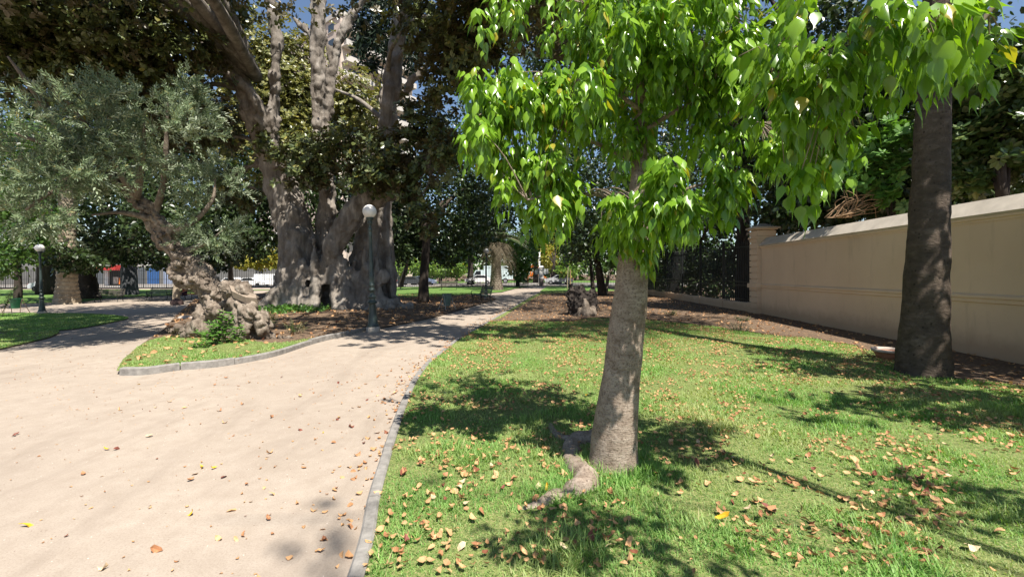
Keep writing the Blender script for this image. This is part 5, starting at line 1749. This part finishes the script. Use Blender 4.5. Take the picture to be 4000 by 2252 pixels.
stem_plant('leafy_shrub', 'little green weed on the soil beyond the young tree before the fence', G(2625, 1238), 8, .3, .13, M['leaf_mid'], .35, 10, .5, 'shrub', 10)
stem_plant('leafy_shrub', 'leafy clump at the foot of a dark tree by the far railings', G(1838, 1117), 14, 1.9, .42, M['leaf_mid'], 1.0, 14, .45, 'shrub', 12)
stem_plant('holly_bush', 'dark glossy bush cut off by the left edge of the picture', G(-25, 1240), 26, 2.6, .16, M['leaf_dark'], .9, 34, .6, 'shrub', 14)
# ground cover by the fig roots
gc = [P(1120, 1215, FY - 1.6), P(1190, 1208, FY - 1.6), P(1070, 1225, FY - 2.4), P(1140, 1225, FY - 2.2), P(1220, 1214, FY - 1.8)]
VF = leaves_random([(np.array([c[0], c[1], .10]), np.array([.75, .9, .12]), 420) for c in gc], .10, 1.6, HEX, 1.1, 12, .3)
g = link('ground_cover', mk('ground_cover', VF[0], [VF[1]], M['leaf_plant']))
tag(g, 'low bright green ground cover in front of the fig roots', 'ground cover', kind='stuff')
# dry twig tangle over the wall
root = thing('dead_branch', 'tangle of dry bare twigs leaning over the wall coping', 'branch', (*(W0 + wd_ * 10 + wn * .5), 2.6))
mb = MB()
rr = np.random.default_rng(3)
for k in range(26):
    a = P(3270 + rr.uniform(-50, 60), 850, 12.9)
    b = P(3290 + rr.uniform(-20, 170), 790 + rr.uniform(-60, 40), 12.8 + rr.uniform(-.4, .3))
    m = (a + b) / 2 + rr.normal(0, .10, 3) + np.array([0, 0, .08])
    e_ = b + rr.normal(0, .16, 3) + np.array([.12, 0, -.05])
    mb.tube([a, m, b, e_], [.016, .012, .008, .004], 5, 4, .2, 4)
mb.build('twigs', M['drytwig'], root, True, world=True)
# clay pot beside the palm
pp_ = G(3475, 1412)
root = thing('clay_pot', 'low terracotta bowl with a pale rim half hidden behind the palm trunk', 'pot', pp_)
MB().lathe([(.001, 0), (.16, 0), (.20, .10), (.24, .19), (.22, .19), (.18, .12), (.001, .10)], sides=24).build('bowl', simple('terracotta', (.36, .16, .09), .85, .2, var=.25, scale=8, bump=.2), root, True)
MB().lathe([(.225, .19), (.27, .19), (.275, .235), (.225, .235), (.225, .19)], sides=24).build('rim', simple('pale worn rim', (.5, .42, .36), .85, .2, var=.2), root, True)
# staked sapling by the far path
sp_ = G(2216, 1134)
root = thing('sapling', 'staked sapling on the sunny patch of far lawn left of the stump', 'tree', sp_)
MB().tube([(0, 0, 0), (.02, 0, 1), (.08, 0, 2.2), (.15, 0, 3.2)], [.05, .045, .04, .02], 8, 4).build('trunk', M['bark_date'], root, True)
MB().box((.3, 0, 1), (.07, .07, 2.1)).build('stake', M['drytwig'], root)
leafpart('crown', leaves_random([(sp_ + np.array([0, 0, 3.4]), np.array([.9, .8, .9]), 420)], .2), M['leaf_light'], root)

# ------------------------------------------------------------------ gate pillar, pole, playground
M['whitepaint'] = simple('whitewashed masonry', (.72, .69, .64), .8, .2, var=.1, scale=2)
gp = G(2115, 1116)
root = thing('gate_pillar', 'white gate pillar with a moulded cap and dark foot at the end of the path', 'pillar', gp)
h = 2.75
MB().box((0, 0, .5), (.62, .62, 1.0)).build('foot', simple('dark stone foot', (.16, .13, .12), .9, .2), root)
MB().box((0, 0, 1.6), (.56, .56, 1.2)).build('shaft', M['whitepaint'], root)
MB().box((0, 0, 2.25), (.72, .72, .1)).box((0, 0, 2.38), (.6, .6, .16)).box((0, 0, 2.51), (.78, .78, .1)).box((0, 0, 2.66), (.7, .7, .2), 0, .4).build('cap', M['whitepaint'], root)
for s in (-1, 1):
    MB().box((s * .62, 0, 1.95), (.6, .06, .75)).build('sign_board', simple('grey board', (.5, .52, .5), .6), root)
root = thing('street_pole', 'tall white street pole rising behind the gate pillar', 'pole', (*P(2107, 0, 64)[:2], 0))
MB().tube([(0, 0, 0), (0, 0, 2.5), (0, 0, 5.0)], [.17, .14, .12], 12).build('shaft', M['whitepaint'], root, True)
MB().lathe([(.001, 0), (.3, 0), (.3, .12), (.001, .12)]).build('foot', M['whitepaint'], root)
M['orange'] = simple('orange plastic', (.75, .19, .03), .5, .4, var=.1)
pgd = np.array([*P(2088, 0, 92)[:2], 0])
root = thing('play_frame', 'orange playground frame with a slide beyond the street', 'playground', pgd)
for x in (-1.4, 1.4):
    for y in (-.8, .8):
        MB().tube([(x, y, 0), (x, y, 2.9)], [.1, .1], 8).build('post', M['orange'], root, True)
MB().box((0, 0, 1.3), (3.0, 1.8, .14)).build('deck', M['orange'], root)
MB().prism([(-1.6, 2.9), (1.6, 2.9), (0, 3.8)], -1, 1).build('roof', M['orange'], root)
MB().prism([(1.4, 1.4), (1.6, 1.4), (3.6, .2), (3.6, .05), (1.4, 1.25)], -1.0, -.2).build('slide', M['orange'], root)
for k in range(5):
    MB().box((-.8 + k * .4, -.85, 1.8), (.18, .06, .9)).build('railing', M['orange'], root)

# ------------------------------------------------------------------ cars and a truck on the street
M['tyre'] = simple('black rubber', (.02, .02, .02), .8, .2)
M['rim'] = simple('grey wheel rim', (.4, .4, .42), .35, .5, .6)
M['carglass'] = simple('dark car glass', (.02, .025, .03), .08, .6)
M['headlight'] = simple('clear lamp glass', (.7, .7, .68), .15, .6)
M['taillight'] = simple('red lamp glass', (.4, .02, .02), .2, .6)
CG = 'vehicles along the far street'


def vehicle(name, label, cat, loc, rz, paint, kind):
    root = thing(name, label, cat, loc, rz, CG)
    L, Wd = (4.3, 1.75) if kind == 'car' else ((5.0, 1.95) if kind == 'van' else (7.0, 2.3))
    if kind == 'car':
        prof = [(-2.15, .35), (-2.15, .75), (-2.0, .92), (-1.5, .98), (-.95, 1.42), (.35, 1.46), (1.0, 1.02), (1.9, .88), (2.13, .68), (2.15, .35)]
        win = [(-1.25, 1.0), (-.85, 1.36), (.30, 1.39), (.80, 1.03)]
        wx, wr = (-1.3, 1.32), .31
    elif kind == 'van':
        prof = [(-2.5, .4), (-2.5, 1.9), (-2.35, 2.0), (.7, 2.0), (1.25, 1.85), (1.75, 1.2), (2.4, 1.0), (2.5, .8), (2.5, .4)]
        win = [(.55, 1.2), (.55, 1.8), (1.12, 1.74), (1.55, 1.2)]
        wx, wr = (-1.6, 1.6), .34
    else:
        prof = [(-3.5, .7), (-3.5, 3.0), (1.55, 3.0), (1.55, 2.3), (2.9, 2.25), (3.4, 1.3), (3.5, .5), (1.5, .5), (1.5, .7)]
        win = [(2.0, 1.4), (2.0, 2.1), (2.8, 2.08), (3.15, 1.4)]
        wx, wr = (-2.2, 2.4), .45
    MB().prism(prof, -Wd / 2, Wd / 2).build('body', paint, root)
    for s in (-1, 1):
        y = s * (Wd / 2 + .004)
        MB().prism(win, min(y, y + s * .012), max(y, y + s * .012)).build('window', M['carglass'], root)
        for x in wx:
            a = np.linspace(0, 2 * PI, 18, endpoint=False)
            ty = MB().prism([(x + wr * math.cos(t), wr + wr * math.sin(t)) for t in a], y - .11, y + .03).build('tyre', M['tyre'], root)
            yy = sorted((y + s * .02, y + s * .05))
            r2 = MB().prism([(x + wr * .6 * math.cos(t), wr + wr * .6 * math.sin(t)) for t in a], yy[0], yy[1]).build('rim', M['rim'], ty)
    fx = prof[-1][0]
    for s in (-1, 1):
        MB().box((fx - .02, s * Wd * .36, .72), (.09, .3, .15)).build('headlight', M['headlight'], root)
        MB().box((prof[0][0] - .0, s * Wd * .40, .8), (.07, .2, .2)).build('taillight', M['taillight'], root)
    return root


def paint(n, c, r=.25):
    return simple(n, c, r, .5, var=.03)


white, silver, dark, blue = paint('white car paint', (.78, .78, .78)), paint('silver car paint', (.45, .46, .48)), paint('dark grey car paint', (.05, .055, .065)), paint('blue grey car paint', (.16, .2, .3))


def at(px, Y):
    return (P(px, 0, Y)[0], Y, float(gz(P(px, 0, Y)[0], Y)) + .03)


vehicle('delivery_van', 'white van parked on the street, seen just left of the fig trunk', 'van', at(1068, 70), 0, white, 'van')
vehicle('parked_car', 'white car on the street between the gnarled trunk and the white van', 'car', at(985, 69), 0, white, 'car')
vehicle('parked_car', 'pale car at the far left of the row left of the van', 'car', at(915, 70), 0, white, 'car')
vehicle('parked_car', 'white car beyond the railings left of the lamp post with the bench', 'car', at(1872, 70), PI, white, 'car')
vehicle('box_truck', 'white box truck behind the shaggy far palm', 'truck', at(1925, 78), PI, paint('pale truck paint', (.55, .66, .66)), 'truck')
vehicle('parked_car', 'dark car beyond the railings behind the slim leaning tree', 'car', at(1610, 69), 0, dark, 'car')
vehicle('parked_car', 'blue grey car beyond the railings right of the slim leaning tree', 'car', at(1650, 71), 0, blue, 'car')
vehicle('parked_car', 'silver car beyond the far lawn left of the charred stump', 'car', at(2182, 70), PI, silver, 'car')
vehicle('parked_car', 'silver car at the left edge behind the pale palm trunk', 'car', at(215, 52), .1, silver, 'car')

# ------------------------------------------------------------------ buildings
M['facade_pale'] = simple('pale grey facade', (.16, .157, .15), .9, .15, var=.12, scale=.6)
M['facade_beige'] = simple('pinkish beige facade', (.55, .45, .38), .9, .15, var=.06, scale=.4)
M['slab'] = simple('balcony concrete', (.5, .46, .42), .9, .15, var=.1, scale=.6)
M['glass'] = simple('dark window glass', (.05, .065, .08), .1, .6, var=.2)
M['blue'] = simple('blue painted gate', (.04, .11, .28), .5, .3, var=.15)
M['bluepale'] = simple('pale blue shutter', (.26, .31, .42), .6, .3, var=.1)
M['redpaint'] = simple('red kiosk paint', (.42, .04, .035), .6, .3, var=.15)
M['greygate'] = simple('grey steel gate', (.10, .11, .12), .5, .4, var=.1)

# tall apartment block, turned so that its balcony side runs away to the right
ab = np.array([*P(1330, 0, 84)[:2], 0])
AB = thing('apartment_building', 'tall pinkish beige apartment block with balconies behind the great fig', 'building', ab, math.radians(-38))
Wb, Db, NF, FH = 36.0, 17.0, 17, 2.95
H = NF * FH
MB().box((-Wb / 2, Db / 2, H / 2 - 1), (Wb, Db, H + 2)).build('wall', M['facade_beige'], AB)
MB().box((-Wb / 2, Db / 2, H + .5), (Wb + .6, Db + .6, .9)).build('roof_parapet', M['slab'], AB)
nwin = 0
for f in range(3, NF):
    z0 = f * FH
    if f % 1 == 0:
        m = MB().box((.85, Db / 2, z0 + .08), (1.7, Db - .4, .16))
        m.box((1.64, Db / 2, z0 + .62), (.10, Db - .4, .9))
        m.build('balcony', M['slab'], AB)
    for x in (-3.2, -8.0):
        w = MB().box((x, -.03, z0 + 1.5), (1.9, .1, 1.5)).build('window', M['glass'], AB)
        MB().box((x, -.06, z0 + .70), (2.2, .2, .1)).build('sill', M['slab'], w)
for f in range(3, NF):
    for y in (3.0, 8.5, 14.0):
        MB().box((.03, y, f * FH + 1.35), (.1, 2.4, 2.1)).build('balcony_door', M['glass'], AB)

# low street fronts on the left
LB = thing('street_building', 'low pale street front with a blue double gate at the far left', 'building', (-62, 84, -.4))
MB().box((-8, 4, 3.2), (70, 8, 7)).build('wall', M['facade_pale'], LB)
MB().box((-8, 3.9, 6.95), (70.8, 8.6, .5)).build('roof', M['slab'], LB)


def onb(px):
    return P(px, 0, 83.9)[0] + 62


for a, b, z1, mname, nm in [(577, 620, 3.6, 'blue', 'gate'), (640, 672, 3.6, 'bluepale', 'shutter'), (362, 402, 3.6, 'greygate', 'gate'), (540, 566, 3.4, 'greygate', 'door'), (700, 730, 3.2, 'glass', 'window'), (780, 812, 3.0, 'glass', 'window')]:
    x0, x1 = onb(a), onb(b)
    g_ = MB().box(((x0 + x1) / 2, -.06, z1 / 2), (x1 - x0, .2, z1)).build(nm, M[mname], LB)
    MB().box(((x0 + x1) / 2, -.14, z1 + .12), (x1 - x0 + .4, .3, .24)).build('lintel', M['slab'], g_)
K0, K1 = onb(430), onb(466)
kz = P(448, 0, 78)
KS = thing('street_kiosk', 'red roofed street kiosk with a dark open front beside the blue grey palm', 'kiosk', (kz[0], 78, -.4))
MB().box((0, 1, 1.5), (2.6, 2, 3.0)).build('booth', simple('dark kiosk interior', (.03, .03, .03), .8), KS)
MB().box((0, -.3, 3.1), (3.2, 3.0, .9)).build('roof', M['redpaint'], KS)
MB().box((-1.2, -.15, 1.3), (.6, .3, 2.5)).build('side_panel', M['whitepaint'], KS)
MB().box((.35, -.12, .9), (.9, .25, 1.2)).build('display_rack', simple('coloured papers', (.5, .42, .35), .7, .2, var=.6, scale=3), KS)
MB().box((1.1, -.12, .8), (.5, .25, 1.1)).build('display_rack', M['orange'], KS)
SBd = thing('street_building', 'pale house front with tall windows behind the white van', 'building', (-34, 86, -.4))
MB().box((-4.5, 4, 4.5), (31, 8, 10)).build('wall', M['facade_pale'], SBd)
MB().box((-4.5, 3.9, 9.7), (31.6, 8.6, .5)).build('roof', M['slab'], SBd)
for k in range(8):
    x = -18 + k * 3.6
    w = MB().box((x, -.03, 2.2), (1.5, .16, 2.6)).build('window', M['glass'], SBd)
    MB().box((x, -.1, .8), (1.9, .3, .16)).build('sill', M['slab'], w)
    if k < 3:
        MB().box((x + 1.8, -.12, 2.6), (.5, .3, 5.2)).build('column', M['whitepaint'], SBd)


# ------------------------------------------------------------------ single fallen leaves near the camera
def leaf_obj(i, mname):
    V_, F_ = LP[i]
    return mk('fallen_leaf', V_, [F_], M[mname])


kinds = {}
for mname in ('litter_tan', 'litter_brown', 'litter_red', 'litter_pale', 'litter_yellow'):
    kinds[mname] = [leaf_obj(i, mname) for i in range(len(LP))]
LAB = {('lawn', 'litter_tan'): 'dry tan leaf fallen on the grass of the near lawn', ('lawn', 'litter_brown'): 'brown curled leaf fallen on the grass of the near lawn', ('lawn', 'litter_red'): 'dark red dry leaf fallen on the grass of the near lawn', ('lawn', 'litter_pale'): 'pale bleached dry leaf on the grass of the near lawn',
       ('path', 'litter_tan'): 'dry tan leaf lying on the gravel path', ('path', 'litter_brown'): 'brown dry leaf lying on the gravel path', ('path', 'litter_red'): 'dark red dry leaf lying on the gravel path', ('path', 'litter_pale'): 'pale bleached dry leaf lying on the gravel path'}


def put_leaf(p, z_, size, mname, place, label=None, yaw=None):
    me = random.choice(kinds[mname])
    o = bpy.data.objects.new('fallen_leaf', me)
    COL.objects.link(o)
    o.location = (float(p[0]), float(p[1]), float(z_))
    o.rotation_euler = (random.gauss(0, .42), random.gauss(0, .42), yaw if yaw is not None else random.uniform(0, 2 * PI))
    o.scale = (size * (.62 if mname == 'litter_yellow' else random.uniform(.8, 1.2)), size, size)
    tag(o, label or LAB[(place, mname)], 'leaf', 'fallen leaves near the camera')


cand = sample(bx(2.45, 6.2), 5000, lambda p: inside(lawn_poly, p) & in_view(p, -.02, 2.4) & (RG.random(len(p)) < np.clip(dens_field(p, 1.6, 5) * 1.6 - .45, .02, 1) * np.clip(4 / p[:, 1], 0, 1) ** 1.5))
cand = cand[np.argsort(cand[:, 1] + RG.uniform(0, 2.0, len(cand)))][:218]
lz = lawn_z(cand)
for p, z_ in zip(cand, lz):
    put_leaf(p, z_ + random.uniform(.012, .035), random.uniform(.04, .078), random.choices(['litter_tan', 'litter_brown', 'litter_red', 'litter_pale'], [5, 4, 1.6, 1])[0], 'lawn')
cand = sample([(-5, 2.4), (0, 2.4), (0, 7), (-5, 7)], 2500, lambda p: inside(path_poly, p) & in_view(p, -.02, 2.4) & (RG.random(len(p)) < .12 + .7 * np.exp(-seg_dist(p, KR) / .25)))
cand = cand[:66]
for p in cand:
    put_leaf(p, float(gz(*p)) + .009, random.uniform(.035, .07), random.choices(['litter_tan', 'litter_brown', 'litter_red', 'litter_pale'], [4, 4, 2.5, 1])[0], 'path')
for px, py, s, yaw, lab in [(110, 2055, .13, 1.9, 'bright yellow leaf on the gravel at the lower left'), (790, 1828, .085, .7, 'orange yellow curled leaf in the middle of the gravel, left of its twin'), (830, 1832, .085, 2.6, 'yellow curled leaf in the middle of the gravel, right of its twin'), (750, 2010, .10, 1.9, 'long pale yellow leaf on the gravel below the curled pair'), (1262, 1690, .06, .4, 'small yellow leaf on the gravel near the leaf drift at the kerb'), (415, 1757, .08, 1.5, 'dark edged yellow leaf on the gravel left of the curled pair'), (540, 1503, .09, 1.5, 'yellow leaf on the gravel just before the island kerb'), (2815, 2078, .15, 1.9, 'long yellow leaf on the grass at the lower right of the young tree'), (2137, 1955, .10, 2.8, 'yellow leaf standing in the grass beside the surface root'), (2293, 1570, .09, .4, 'round yellow leaf in the shade left of the young trunk')]:
    g_ = G(px, py)
    onl = px > 2000
    put_leaf(g_, g_[2] + (.09 if onl else .012), s * .72, 'litter_yellow', 'path', lab, yaw)
